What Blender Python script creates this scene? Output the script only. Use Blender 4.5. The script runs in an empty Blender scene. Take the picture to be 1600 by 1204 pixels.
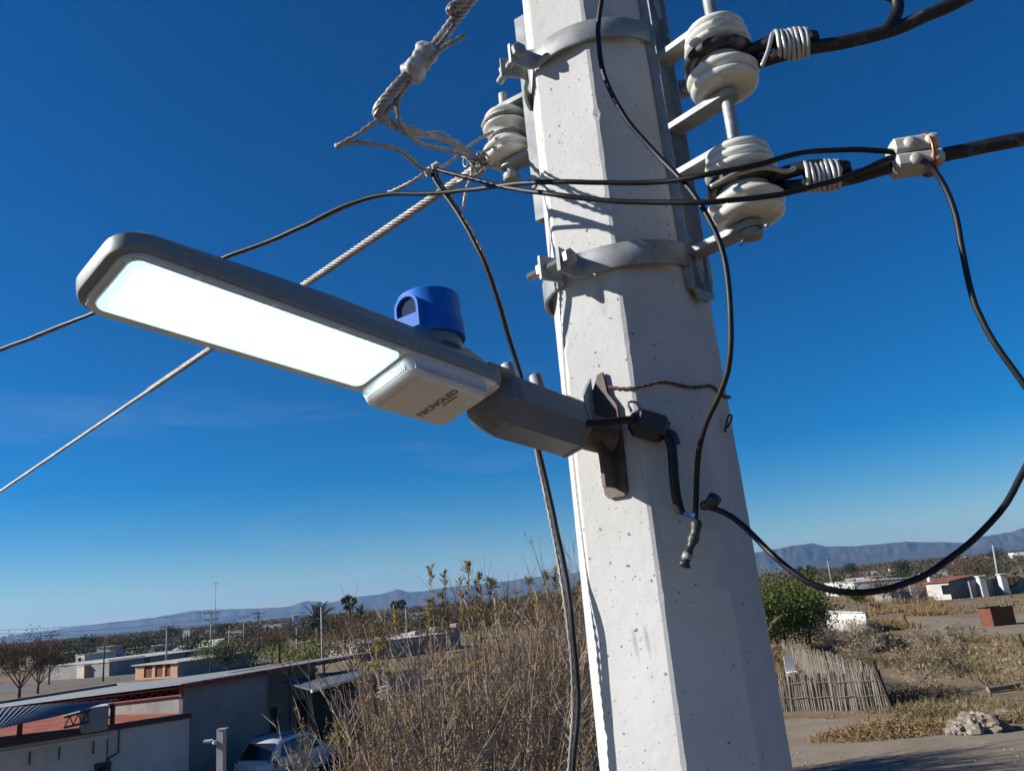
import bpy, math, random
from mathutils import Vector, Matrix, noise
import numpy as np

# ---------------------------------------------------------------- camera, sky, sun, exposure
scene = bpy.context.scene
EYE = 6.0                                   # metres of the lens above the ground
FPX = 1220.0                                # focal length in pixels of the 1600 px wide photograph
_up = np.array([-.0927, -.9957, 327/FPX]); _up /= np.linalg.norm(_up)
_fw = np.array([0, 0, 1.0]); _Y = _fw - _fw.dot(_up)*_up; _Y /= np.linalg.norm(_Y)
_X = np.cross(_Y, _up); _X = _X if _X[0] > 0 else -_X
ROT = np.array([_X, _Y, _up])
cam_data = bpy.data.cameras.new('camera'); cam = bpy.data.objects.new('camera', cam_data)
scene.collection.objects.link(cam)
cam_data.sensor_width = 36; cam_data.lens = FPX/1600*36
cam_data.clip_start = 0.02; cam_data.clip_end = 40000
cr, cu, cb = ROT @ [1, 0, 0], ROT @ [0, -1, 0], ROT @ [0, 0, -1]
cam.matrix_world = Matrix(((cr[0], cu[0], cb[0], 0), (cr[1], cu[1], cb[1], 0), (cr[2], cu[2], cb[2], EYE), (0, 0, 0, 1)))
scene.camera = cam

SUN_AZ, SUN_EL = 266.0, 27.0                # compass degrees clockwise from +Y, elevation
world = bpy.data.worlds.new('World'); scene.world = world; world.use_nodes = True
wn, wl = world.node_tree.nodes, world.node_tree.links
wn.clear()
sky = wn.new('ShaderNodeTexSky'); sky.sky_type = 'NISHITA'; sky.sun_disc = False
sky.sun_elevation = math.radians(SUN_EL); sky.sun_rotation = math.radians(SUN_AZ)
sky.altitude = 1500; sky.air_density = 1.2; sky.dust_density = 0.0; sky.ozone_density = 6.0
hs = wn.new('ShaderNodeHueSaturation'); hs.inputs['Saturation'].default_value = 1.46; hs.inputs['Hue'].default_value = .502
hs.inputs['Value'].default_value = .89
gm = wn.new('ShaderNodeGamma'); gm.inputs['Gamma'].default_value = 1.1
bg = wn.new('ShaderNodeBackground'); bg.inputs['Strength'].default_value = 0.05
wo = wn.new('ShaderNodeOutputWorld')
# thin cirrus: stretched noise over the sky direction
tc = wn.new('ShaderNodeTexCoord'); mp = wn.new('ShaderNodeMapping')
mp.inputs['Rotation'].default_value = (0.0, math.radians(-22), 0.3); mp.inputs['Scale'].default_value = (2.2, 3.0, 16)
nz = wn.new('ShaderNodeTexNoise'); nz.inputs['Scale'].default_value = 1.0; nz.inputs['Detail'].default_value = 8; nz.inputs['Roughness'].default_value = .6
nz.inputs['Distortion'].default_value = .5
cl = wn.new('ShaderNodeValToRGB'); cl.color_ramp.elements[0].position = .52; cl.color_ramp.elements[1].position = .85
cl.color_ramp.elements[0].color = (0, 0, 0, 1); cl.color_ramp.elements[1].color = (.16, .16, .16, 1)
mx = wn.new('ShaderNodeMix'); mx.data_type = 'RGBA'; mx.inputs['B'].default_value = (6.5, 7.6, 9.0, 1)
wl.new(tc.outputs['Generated'], mp.inputs['Vector']); wl.new(mp.outputs['Vector'], nz.inputs['Vector'])
sp_ = wn.new('ShaderNodeSeparateXYZ'); wl.new(tc.outputs['Generated'], sp_.inputs['Vector'])
lowm = wn.new('ShaderNodeMapRange'); lowm.inputs['From Min'].default_value = .48; lowm.inputs['From Max'].default_value = .22; wl.new(sp_.outputs['Z'], lowm.inputs['Value'])
cm = wn.new('ShaderNodeMath'); cm.operation = 'MULTIPLY'
wl.new(nz.outputs['Fac'], cl.inputs['Fac']); wl.new(cl.outputs['Color'], cm.inputs[0]); wl.new(lowm.outputs['Result'], cm.inputs[1]); 
xm = wn.new('ShaderNodeMapRange'); xm.inputs['From Min'].default_value = .10; xm.inputs['From Max'].default_value = -.12; wl.new(sp_.outputs['X'], xm.inputs['Value'])
cm2 = wn.new('ShaderNodeMath'); cm2.operation = 'MULTIPLY'; wl.new(cm.outputs[0], cm2.inputs[0]); wl.new(xm.outputs['Result'], cm2.inputs[1]); wl.new(cm2.outputs[0], mx.inputs['Factor'])
wl.new(sky.outputs['Color'], hs.inputs['Color']); wl.new(hs.outputs['Color'], gm.inputs['Color']); wl.new(gm.outputs['Color'], mx.inputs['A'])
wl.new(mx.outputs['Result'], bg.inputs['Color']); wl.new(bg.outputs['Background'], wo.inputs['Surface'])

sun_dir = Vector((math.sin(math.radians(SUN_AZ))*math.cos(math.radians(SUN_EL)),
                  math.cos(math.radians(SUN_AZ))*math.cos(math.radians(SUN_EL)), math.sin(math.radians(SUN_EL))))
sl = bpy.data.lights.new('sun', 'SUN'); sl.energy = 5.0; sl.angle = math.radians(0.5); sl.color = (1, .945, .87)
so = bpy.data.objects.new('sun', sl); scene.collection.objects.link(so); so.location = (-20, 0, 40)
so.rotation_euler = sun_dir.to_track_quat('Z', 'Y').to_euler()
scene.view_settings.view_transform = 'Standard'; scene.view_settings.look = 'None'
scene.view_settings.gamma = 1.0; scene.view_settings.use_curve_mapping = False
scene.view_settings.exposure = .86
scene.cycles.volume_bounces = 0

# ---------------------------------------------------------------- helpers
COL = scene.collection
rng = random.Random(7)
def ray(px, py):
    return Vector(ROT @ np.array([(px-800)/FPX, (py-602)/FPX, 1.0]))
def at(px, py, y):                          # the point seen there at y metres ahead
    r = ray(px, py); r = r*(y/r.y); return Vector((r.x, r.y, r.z+EYE))
def g(px, py, z=0.0):                       # the point seen there at height z (below the eye)
    r = ray(px, py); t = (z-EYE)/r.z; return Vector((r.x*t, r.y*t, z))
def comp(a): a = math.radians(a); return Vector((math.sin(a), math.cos(a), 0))

class MB:
    def __init__(s): s.v = []; s.f = []
    def add(s, vs, fs):
        o = len(s.v); s.v += [tuple(p) for p in vs]; s.f += [tuple(i+o for i in f) for f in fs]; return s
    def frame(s, o, x, y, z, dx, dy, dz):   # box with centre o, unit axes, full sizes
        vs = [o + x*(dx*i/2) + y*(dy*j/2) + z*(dz*k/2) for k in (-1, 1) for j in (-1, 1) for i in (-1, 1)]
        return s.add(vs, [(0, 2, 3, 1), (4, 5, 7, 6), (0, 1, 5, 4), (2, 6, 7, 3), (0, 4, 6, 2), (1, 3, 7, 5)])
    def box(s, a, b):
        a, b = Vector(a), Vector(b); c = (a+b)/2; d = b-a
        return s.frame(c, Vector((1, 0, 0)), Vector((0, 1, 0)), Vector((0, 0, 1)), d.x, d.y, d.z)
    def bbox(s, o, x, y, z, dx, dy, dz, b):  # box with chamfered edges along z and its two ends
        pts = []
        for (hx, hy, hz) in ((dx/2-b, dy/2-b, -dz/2), (dx/2, dy/2, -dz/2+b), (dx/2, dy/2, dz/2-b), (dx/2-b, dy/2-b, dz/2)):
            for (i, j) in ((1, -1), (1, 1), (-1, 1), (-1, -1)):
                p1 = (i*hx, j*(hy-b)); p2 = (i*(hx-b), j*hy)
                seq = (p1, p2) if i*j > 0 else (p2, p1)
                for q in seq: pts.append(o + x*q[0] + y*q[1] + z*hz)
        n = 8; fs = []
        for k in range(3):
            for i in range(n): fs.append((k*n+i, k*n+(i+1) % n, (k+1)*n+(i+1) % n, (k+1)*n+i))
        fs.append(tuple(range(n-1, -1, -1))); fs.append(tuple(range(3*n, 4*n)))
        return s.add(pts, fs)
    def tube(s, pts, r, n=6, cap=True, ref=None):
        pts = [Vector(p) for p in pts]; m = len(pts)
        rr = r if isinstance(r, (list, tuple)) else [r]*m
        t0 = (pts[1]-pts[0]).normalized()
        a = Vector((0, 0, 1)) if abs(t0.z) < .9 else Vector((1, 0, 0))
        if ref is not None: a = ref
        u = (a - t0*a.dot(t0)).normalized(); vs = []
        for i, p in enumerate(pts):
            t = (pts[min(i+1, m-1)]-pts[max(i-1, 0)])
            t = t.normalized() if t.length > 1e-9 else t0
            u = u - t*u.dot(t); u = u.normalized() if u.length > 1e-9 else t.orthogonal().normalized()
            w = t.cross(u)
            for k in range(n):
                q = 2*math.pi*k/n; vs.append(p + (u*math.cos(q)+w*math.sin(q))*rr[i])
        fs = []
        for i in range(m-1):
            for k in range(n): fs.append((i*n+k, i*n+(k+1) % n, (i+1)*n+(k+1) % n, (i+1)*n+k))
        if cap: fs.append(tuple(range(n-1, -1, -1))); fs.append(tuple(range((m-1)*n, m*n)))
        return s.add(vs, fs)
    def loft(s, loops, cap=True):
        n = len(loops[0]); vs = [p for l in loops for p in l]; fs = []
        for i in range(len(loops)-1):
            for k in range(n): fs.append((i*n+k, i*n+(k+1) % n, (i+1)*n+(k+1) % n, (i+1)*n+k))
        if cap: fs.append(tuple(range(n-1, -1, -1))); fs.append(tuple(range((len(loops)-1)*n, len(loops)*n)))
        return s.add(vs, fs)
    def lathe(s, o, ax, prof, n=28, cap=True):
        ax = ax.normalized(); u = ax.orthogonal().normalized(); w = ax.cross(u)
        return s.loft([[o + ax*h + (u*math.cos(2*math.pi*k/n)+w*math.sin(2*math.pi*k/n))*r for k in range(n)] for (r, h) in prof], cap)
    def quad(s, a, b, c, d): return s.add([a, b, c, d], [(0, 1, 2, 3)])

def obj(name, mb, mat, parent=None, smooth=False, angle=None):
    me = bpy.data.meshes.new(name); me.from_pydata(mb.v, [], mb.f); me.update()
    if mat is not None: me.materials.append(mat)
    o = bpy.data.objects.new(name, me); COL.objects.link(o)
    if smooth:
        me.polygons.foreach_set('use_smooth', [True]*len(me.polygons))
        if angle: me.set_sharp_from_angle(angle=math.radians(angle))
    if parent is not None:
        o.parent = parent; o.matrix_parent_inverse = Matrix.Translation(parent.location).inverted() if parent.rotation_mode != 'QUATERNION' else Matrix()
    return o
def sub(name, mb, mat, part, **k):          # a sub-part: its part is a mesh at the thing's origin
    o = obj(name, mb, mat, None, **k); o.parent = part; return o
def tag(o, label=None, cat=None, group=None, kind=None):
    if label: o['label'] = label
    if cat: o['category'] = cat
    if group: o['group'] = group
    if kind: o['kind'] = kind
    return o
def thing(name, loc, label, cat, group=None, matrix=None):
    o = bpy.data.objects.new(name, None); COL.objects.link(o); o.empty_display_size = .1
    if matrix is not None: o.rotation_mode = 'QUATERNION'; o.matrix_world = matrix
    else: o.location = loc
    return tag(o, label, cat, group)

def spline(pts, step=.012):
    P = [Vector(p) for p in pts]; out = []
    P = [P[0]*2-P[1]] + P + [P[-1]*2-P[-2]]
    for i in range(1, len(P)-2):
        p0, p1, p2, p3 = P[i-1:i+3]
        n = max(2, int((p2-p1).length/step))
        for k in range(n):
            t = k/n; out.append(.5*((2*p1)+(p2-p0)*t+(2*p0-5*p1+4*p2-p3)*t*t+(3*p1-p0-3*p2+p3)*t**3))
    out.append(P[-2]); return out
def W(pts, step=.012): return spline([at(*p) for p in pts], step)
def strand(mb, path, n, R, r, pitch, core=True, sides=5, phase=0.0):
    # a laid wire rope: n wires wound round the path
    L = [0]
    for a, b in zip(path, path[1:]): L.append(L[-1]+(b-a).length)
    t0 = (path[1]-path[0]).normalized(); u = t0.orthogonal().normalized(); fr = []
    for i, p in enumerate(path):
        t = (path[min(i+1, len(path)-1)]-path[max(i-1, 0)]).normalized()
        u = (u-t*u.dot(t)).normalized(); fr.append((u.copy(), t.cross(u)))
    for k in range(n):
        pts = []
        for i, p in enumerate(path):
            a = 2*math.pi*(k/n+L[i]/pitch)+phase; pts.append(p+(fr[i][0]*math.cos(a)+fr[i][1]*math.sin(a))*R)
        mb.tube(pts, r, sides)
    if core: mb.tube(path, max(R-r*.4, r*.5), 6)
    return mb

# ---------------------------------------------------------------- materials
ALB = .75
def material(name, col, rough=.7, metal=0.0, col2=None, scale=4.0, detail=4, lo=.35, hi=.65, bump=0.0, bscale=None,
             spots=None, spec=.5, transl=0.0, rand=0.0, stretch=None, streak=None, bdist=.01, spotcov=.5, mottle=None):
    col = tuple(c*ALB for c in col); col2 = tuple(c*ALB for c in col2) if col2 is not None else None
    m = bpy.data.materials.new(name); m.use_nodes = True; nt = m.node_tree; N, Lk = nt.nodes, nt.links
    p = N['Principled BSDF']; p.inputs['Roughness'].default_value = rough; p.inputs['Metallic'].default_value = metal
    p.inputs['Specular IOR Level'].default_value = spec
    tcn = N.new('ShaderNodeTexCoord'); vec = tcn.outputs['Object']
    if stretch:
        mpn = N.new('ShaderNodeMapping'); mpn.inputs['Scale'].default_value = stretch; Lk.new(vec, mpn.inputs['Vector']); vec = mpn.outputs['Vector']
    cur = None
    if col2 is not None:
        n = N.new('ShaderNodeTexNoise'); n.inputs['Scale'].default_value = scale; n.inputs['Detail'].default_value = detail; n.inputs['Roughness'].default_value = .6
        Lk.new(vec, n.inputs['Vector'])
        r = N.new('ShaderNodeValToRGB'); r.color_ramp.elements[0].position = lo; r.color_ramp.elements[1].position = hi
        r.color_ramp.elements[0].color = (*col, 1); r.color_ramp.elements[1].color = (*col2, 1)
        Lk.new(n.outputs['Fac'], r.inputs['Fac']); cur = r.outputs['Color']
    hsocks = []
    def mixin(fac, color, cur):
        mxn = N.new('ShaderNodeMix'); mxn.data_type = 'RGBA'; mxn.inputs['B'].default_value = (*color, 1)
        if cur is None: mxn.inputs['A'].default_value = (*col, 1)
        else: Lk.new(cur, mxn.inputs['A'])
        Lk.new(fac, mxn.inputs['Factor']); return mxn.outputs['Result']
    if spots:                                # (scale, radius, colour): pits or flecks
        for (sc, rad, scol) in spots:
            vo = N.new('ShaderNodeTexVoronoi'); vo.inputs['Scale'].default_value = sc; Lk.new(tcn.outputs['Object'], vo.inputs['Vector'])
            cut = N.new('ShaderNodeMath'); cut.operation = 'GREATER_THAN'; cut.inputs[1].default_value = spotcov
            sepc = N.new('ShaderNodeSeparateColor'); Lk.new(vo.outputs['Color'], sepc.inputs['Color'])
            Lk.new(sepc.outputs['Red'], cut.inputs[0])
            nn = N.new('ShaderNodeTexNoise'); nn.inputs['Scale'].default_value = sc*2.5; Lk.new(tcn.outputs['Object'], nn.inputs['Vector'])
            ad = N.new('ShaderNodeMath'); ad.operation = 'MULTIPLY_ADD'; ad.inputs[1].default_value = .5; Lk.new(nn.outputs['Fac'], ad.inputs[0]); Lk.new(vo.outputs['Distance'], ad.inputs[2])
            sb2 = N.new('ShaderNodeMath'); sb2.operation = 'SUBTRACT'; sb2.inputs[1].default_value = .25; Lk.new(ad.outputs[0], sb2.inputs[0])
            # each cell has its own pit size
            rs = N.new('ShaderNodeMath'); rs.operation = 'MULTIPLY'; rs.inputs[1].default_value = rad; Lk.new(sepc.outputs['Green'], rs.inputs[0])
            mr = N.new('ShaderNodeMapRange'); mr.inputs['From Min'].default_value = 0; mr.inputs['To Min'].default_value = 1; mr.inputs['To Max'].default_value = 0
            Lk.new(sb2.outputs[0], mr.inputs['Value']); Lk.new(rs.outputs[0], mr.inputs['From Max'])
            st = N.new('ShaderNodeMath'); st.operation = 'SMOOTH_MIN'; st.inputs[1].default_value = .8; st.inputs[2].default_value = .1
            ml2 = N.new('ShaderNodeMath'); ml2.operation = 'MULTIPLY'; ml2.inputs[1].default_value = 2.0; ml2.use_clamp = True
            Lk.new(mr.outputs['Result'], ml2.inputs[0]); Lk.new(ml2.outputs[0], st.inputs[0])
            fm = N.new('ShaderNodeMath'); fm.operation = 'MULTIPLY'; Lk.new(st.outputs[0], fm.inputs[0]); Lk.new(cut.outputs[0], fm.inputs[1])
            cur = mixin(fm.outputs[0], scol, cur); hsocks.append((fm.outputs[0], -1.0))
    if mottle:                               # (colour, scale, strength): broad uneven tone
        nm = N.new('ShaderNodeTexNoise'); nm.inputs['Scale'].default_value = mottle[1]; nm.inputs['Detail'].default_value = 10; nm.inputs['Roughness'].default_value = .7; nm.inputs['Distortion'].default_value = .6
        Lk.new(tcn.outputs['Object'], nm.inputs['Vector']); rm = N.new('ShaderNodeMapRange'); rm.inputs['From Min'].default_value = .48; rm.inputs['From Max'].default_value = .72; rm.inputs['To Max'].default_value = mottle[2]
        Lk.new(nm.outputs['Fac'], rm.inputs['Value']); cur = mixin(rm.outputs['Result'], mottle[0], cur)
    if streak:                               # (colour, strength): stretched vertical stains
        ms = N.new('ShaderNodeMapping'); ms.inputs['Scale'].default_value = streak[2] if len(streak) > 2 else (9, 9, .8); Lk.new(tcn.outputs['Object'], ms.inputs['Vector'])
        ns = N.new('ShaderNodeTexNoise'); ns.inputs['Scale'].default_value = 2.0; ns.inputs['Detail'].default_value = 6; Lk.new(ms.outputs['Vector'], ns.inputs['Vector'])
        rs2 = N.new('ShaderNodeMapRange'); rs2.inputs['From Min'].default_value = .5; rs2.inputs['From Max'].default_value = .8; rs2.inputs['To Max'].default_value = streak[1]
        Lk.new(ns.outputs['Fac'], rs2.inputs['Value']); cur = mixin(rs2.outputs['Result'], streak[0], cur)
    if rand:
        oi = N.new('ShaderNodeObjectInfo'); hv = N.new('ShaderNodeHueSaturation')
        mm = N.new('ShaderNodeMapRange'); mm.inputs['To Min'].default_value = 1-rand; mm.inputs['To Max'].default_value = 1+rand
        Lk.new(oi.outputs['Random'], mm.inputs['Value']); Lk.new(mm.outputs['Result'], hv.inputs['Value'])
        if cur is None: hv.inputs['Color'].default_value = (*col, 1)
        else: Lk.new(cur, hv.inputs['Color'])
        cur = hv.outputs['Color']
    if cur is not None: Lk.new(cur, p.inputs['Base Color'])
    else: p.inputs['Base Color'].default_value = (*col, 1)
    if bump:
        nb = N.new('ShaderNodeTexNoise'); nb.inputs['Scale'].default_value = bscale or scale*4; nb.inputs['Detail'].default_value = 5
        Lk.new(vec, nb.inputs['Vector']); h = nb.outputs['Fac']
        for (sk, w) in hsocks:
            ma = N.new('ShaderNodeMath'); ma.operation = 'MULTIPLY_ADD'; ma.inputs[1].default_value = w; Lk.new(sk, ma.inputs[0]); Lk.new(h, ma.inputs[2]); h = ma.outputs[0]
        b = N.new('ShaderNodeBump'); b.inputs['Strength'].default_value = bump; b.inputs['Distance'].default_value = bdist
        Lk.new(h, b.inputs['Height']); Lk.new(b.outputs['Normal'], p.inputs['Normal'])
    if transl:
        tr = N.new('ShaderNodeBsdfTranslucent'); ms2 = N.new('ShaderNodeMixShader'); ms2.inputs['Fac'].default_value = transl
        if cur is not None: Lk.new(cur, tr.inputs['Color'])
        else: tr.inputs['Color'].default_value = (*col, 1)
        Lk.new(p.outputs['BSDF'], ms2.inputs[1]); Lk.new(tr.outputs['BSDF'], ms2.inputs[2]); Lk.new(ms2.outputs['Shader'], N['Material Output'].inputs['Surface'])
    return m

M = {}
M['concrete'] = material('concrete', (.535, .54, .535), .9, col2=(.61, .61, .60), scale=7, detail=8, bump=.35, bscale=60, bdist=.002,
    spots=[(44, .13, (.07, .07, .07)), (80, .17, (.10, .10, .10)), (150, .22, (.15, .15, .145)), (260, .24, (.24, .235, .225))], streak=((.33, .32, .30), .45), spec=.25, spotcov=.50, mottle=((.34, .335, .32), 4.0, .6))
M['galv'] = material('galvanised_steel', (.22, .245, .265), .6, .25, col2=(.42, .445, .46), scale=24, detail=9, bump=.15, bscale=120, bdist=.001, streak=((.22, .18, .14), .4, (14, 14, 5)))
M['galv_dark'] = material('weathered_steel', (.22, .245, .265), .62, .25, col2=(.36, .385, .40), scale=30, detail=6, bump=.15, bscale=90, bdist=.001)
M['bolt'] = material('zinc_bolt', (.45, .46, .46), .45, .6, col2=(.28, .27, .25), scale=60)
M['porcelain'] = material('porcelain', (.82, .83, .77), .10, 0, col2=(.70, .70, .64), scale=14, detail=6, streak=((.30, .28, .24), .55, (22, 22, 5)), spec=.7)
M['black_cable'] = material('black_cable', (.007, .007, .009), .5, 0, col2=(.030, .030, .033), scale=16, detail=9, lo=.45, hi=.8, bump=.3, bscale=60, bdist=.0015, spec=.3)
M['worn_cable'] = material('worn_black_cable', (.008, .008, .010), .6, 0, col2=(.26, .25, .24), scale=20, detail=9, lo=.55, hi=.74, bump=.4, bscale=80, bdist=.002)
M['aluminium'] = material('aluminium_strand', (.40, .39, .37), .5, .4, col2=(.24, .22, .20), scale=50, detail=5)
M['tie'] = material('tie_wire', (.62, .61, .58), .45, .5, col2=(.48, .46, .42), scale=60)
M['copper'] = material('copper', (.55, .22, .12), .4, .8, col2=(.25, .11, .07), scale=70)
M['rust_wire'] = material('rusty_wire', (.16, .085, .05), .8, .2, col2=(.09, .05, .035), scale=60)
M['lamp_body'] = material('lamp_grey_paint', (.19, .22, .235), .5, .0, col2=(.23, .26, .275), scale=160, bump=.25, bscale=500, bdist=.0006)
M['arm_paint'] = material('arm_grey_paint', (.13, .15, .175), .5, 0, col2=(.155, .175, .20), scale=120, bump=.15, bscale=400, bdist=.0006)
M['lens_frame'] = material('lens_frame_plastic', (.62, .68, .70), .3, 0, col2=(.72, .78, .80), scale=40, spec=.6)
M['diffuser'] = material('frosted_cover', (.86, .86, .85), .35, 0, col2=(.92, .92, .90), scale=20, spec=.5, transl=.25)
M['print'] = material('black_print', (.02, .02, .025), .6)
M['blue'] = material('blue_plastic', (.008, .15, .62), .6, 0, col2=(.012, .17, .68), scale=30, spec=.25)
M['cell_window'] = material('photocell_window', (.03, .05, .11), .8, 0, spec=.05)
M['black_plastic'] = material('black_plastic', (.012, .012, .014), .42, 0, col2=(.03, .03, .032), scale=40)
M['tape'] = material('black_tape', (.012, .012, .013), .45, 0, bump=.5, bscale=80, bdist=.003, col2=(.04, .04, .042), scale=60)
M['rust_plate'] = material('rusty_plate', (.06, .045, .038), .65, .2, col2=(.19, .145, .115), scale=16, detail=8, bump=.2, bscale=90, bdist=.001)
M['connector'] = material('grey_connector', (.55, .55, .51), .55, .05, col2=(.38, .38, .34), scale=30, bump=.2, bscale=70, bdist=.002)
M['splice'] = material('cast_splice', (.70, .69, .66), .6, .15, col2=(.33, .32, .30), scale=60, bump=.5, bscale=120, bdist=.003)
M['wire_blue'] = material('blue_wire', (.03, .12, .5), .4)
def emis(name, col, s):
    m = bpy.data.materials.new(name); m.use_nodes = True; p = m.node_tree.nodes['Principled BSDF']
    p.inputs['Base Color'].default_value = (.8, .8, .8, 1); p.inputs['Emission Color'].default_value = (*col, 1); p.inputs['Emission Strength'].default_value = s
    return m
M['led'] = emis('lit_led_panel', (.82, .955, 1.0), 9.0)
M['painted_lens_glow'] = emis('painted_edge_glow', (.45, .80, .95), .75)  # painted glow: weak emission standing in for light spilling from the panel
# background
M['dirt'] = material('dirt', (.27, .205, .13), .95, col2=(.18, .135, .085), scale=.35, detail=9, bump=.5, bscale=3, bdist=.05, spec=.1,
    spots=[(2.6, .22, (.42, .38, .32))])
M['dirt_road'] = material('packed_dirt', (.30, .25, .19), .95, col2=(.235, .195, .145), scale=.6, detail=8, bump=.3, bscale=5, bdist=.03, spec=.1)
M['road'] = material('worn_street', (.20, .19, .175), .95, col2=(.15, .145, .135), scale=.6, detail=8, spec=.1)
M['dry_grass'] = material('dry_grass', (.36, .29, .17), .9, col2=(.25, .195, .11), scale=.5, spec=.1, transl=.25)
M['straw'] = material('golden_straw', (.40, .28, .14), .9, col2=(.25, .165, .075), scale=1.3, spec=.1, transl=.25)
M['olive_scrub'] = material('olive_scrub', (.20, .165, .10), .9, col2=(.30, .24, .145), scale=.5, spec=.1, transl=.2)
M['far_scrub'] = material('far_scrub', (.062, .066, .040), .95, col2=(.135, .10, .07), scale=.035, detail=8, spec=.05, transl=.15)
M['leaf_green'] = material('mesquite_leaf', (.10, .14, .03), .8, col2=(.20, .22, .065), scale=.9, spec=.15, transl=.3)
M['leaf_dark'] = material('dark_leaf', (.022, .042, .016), .8, col2=(.045, .065, .028), scale=.8, spec=.15, transl=.2)
M['leaf_brown'] = material('dry_brown_leaf', (.13, .075, .045), .9, col2=(.19, .12, .075), scale=.8, spec=.1, transl=.2)
M['leaf_sprout'] = material('yellow_green_leaf', (.26, .24, .06), .75, col2=(.36, .24, .08), scale=2.2, spec=.2, transl=.35)
M['twig'] = material('dry_twig', (.50, .40, .31), .9, col2=(.31, .23, .17), scale=1.6, spec=.15)
M['twig_red'] = material('reddish_twig', (.44, .30, .215), .9, col2=(.26, .17, .12), scale=1.6, spec=.15)
M['bark'] = material('bark', (.085, .065, .05), .95, col2=(.13, .105, .085), scale=5, spec=.1)
M['palm_trunk'] = material('palm_trunk', (.10, .08, .06), .95, col2=(.15, .12, .09), scale=6, spec=.1)
M['palm_leaf'] = material('palm_leaf', (.028, .055, .022), .7, col2=(.05, .08, .035), scale=1.0, transl=.15)
M['block_wall'] = material('cement_wall', (.34, .33, .31), .95, col2=(.24, .235, .22), scale=.7, detail=9, bump=.3, bscale=9, bdist=.02, streak=((.13, .125, .115), .75, (1.1, 1.1, .5)), spec=.1)
M['block_shade'] = material('grey_render', (.36, .36, .35), .95, col2=(.28, .28, .275), scale=.8, detail=8, bump=.2, bscale=10, bdist=.02, spec=.1)
M['white_wall'] = material('whitewash', (.70, .69, .66), .9, col2=(.56, .55, .51), scale=.9, detail=8, streak=((.40, .39, .36), .5, (2, 2, .4)), spec=.15)
M['cream'] = material('cream_wall', (.50, .46, .38), .9, col2=(.41, .37, .30), scale=.8, detail=8, spec=.1)
M['peach'] = material('peach_wall', (.62, .40, .27), .9, col2=(.55, .34, .22), scale=.8, spec=.1)
M['roof_metal'] = material('sheet_roof', (.075, .095, .125), .75, 0, col2=(.12, .145, .175), scale=.9, detail=6)
M['roof_red'] = material('red_sealed_roof', (.30, .085, .06), .9, col2=(.38, .15, .11), scale=1.1, detail=8, spec=.1)
M['roof_pale'] = material('pale_flat_roof', (.55, .53, .49), .9, col2=(.42, .40, .37), scale=.7, detail=7, spec=.1)
M['red_steel'] = material('red_oxide_steel', (.20, .022, .02), .6, 0, col2=(.28, .04, .03), scale=3)
M['dark_steel'] = material('dark_steel', (.045, .04, .04), .6, .2)
M['glass_dark'] = material('dark_window', (.015, .018, .022), .12, 0, spec=.6)
M['wood_stake'] = material('grey_stake', (.30, .26, .22), .95, col2=(.20, .17, .14), scale=6, rand=.28, spec=.1)
M['wood_dark'] = material('dark_post', (.10, .075, .055), .95, col2=(.06, .045, .035), scale=4, spec=.1)
M['rust_box'] = material('rusty_sheet', (.20, .065, .03), .85, .1, col2=(.13, .04, .022), scale=2.2, detail=8)
M['pole_far'] = material('concrete_far', (.42, .41, .38), .9, col2=(.34, .33, .31), scale=2)
M['pole_wood'] = material('wood_pole', (.09, .075, .06), .9)
M['car_paint'] = material('silver_paint', (.62, .63, .64), .32, .15, spec=.6)
M['tyre'] = material('tyre', (.015, .015, .016), .85)
M['rim'] = material('alloy_rim', (.4, .4, .41), .35, .7)
M['tail_red'] = material('tail_lamp', (.35, .01, .012), .2, 0, spec=.6)
M['post_grey'] = material('post_grey_paint', (.36, .37, .37), .6, col2=(.30, .31, .31), scale=6)
M['white_paint'] = material('white_paint', (.78, .78, .76), .6, col2=(.68, .68, .66), scale=3)
M['sign_blue'] = material('sign_blue', (.02, .10, .36), .5)
M['rock'] = material('pale_rock', (.34, .30, .245), .95, col2=(.19, .16, .125), scale=3, bump=.4, bscale=8, bdist=.05, spec=.1)
M['mountain'] = material('mountain_rock', (.10, .085, .07), .95, col2=(.055, .058, .045), scale=.0022, detail=9, spec=.05)

# ---------------------------------------------------------------- setting: ground, mountains
def sheet(name, pts, z, mat, kind='structure', parent=None):
    mb = MB(); mb.add([(p[0], p[1], z) for p in pts], [tuple(range(len(pts)))]); o = obj(name, mb, mat, parent); tag(o, kind=kind); return o
def ground_sheet():
    mb = MB(); xs = [-13000, -3000, -800, -200] + [-80+4*i for i in range(51)] + [200, 800, 3000, 13000]
    ys = [-3000, -400, -60] + [-20+4*i for i in range(48)] + [250, 600, 2000, 6000, 13000]
    for y in ys:
        for x in xs:
            z = 0.0
            if 12 < y < 150 and -60 < x < 110: z = .10*noise.noise((x*.11, y*.11, 3.1))*min(1, (y-12)/15)
            mb.v.append((x, y, z))
    n = len(xs)
    for j in range(len(ys)-1):
        for i in range(n-1): mb.f.append((j*n+i, j*n+i+1, (j+1)*n+i+1, (j+1)*n+i))
    o = obj('ground', mb, M['dirt'], None, True); tag(o, kind='structure')
ground_sheet()
def gnode(x, y):
    return .10*noise.noise((x*.11, y*.11, 3.1))*min(1, (y-12)/15) if (12 < y < 150 and -60 < x < 110) else 0.0
def gh(x, y):                                # ground height between the nodes of the 4 m grid
    i, j = math.floor((x+80)/4), math.floor((y+20)/4); x0, y0 = -80+4*i, -20+4*j; fx, fy = (x-x0)/4, (y-y0)/4
    return (gnode(x0, y0)*(1-fx)+gnode(x0+4, y0)*fx)*(1-fy)+(gnode(x0, y0+4)*(1-fx)+gnode(x0+4, y0+4)*fx)*fy
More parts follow.
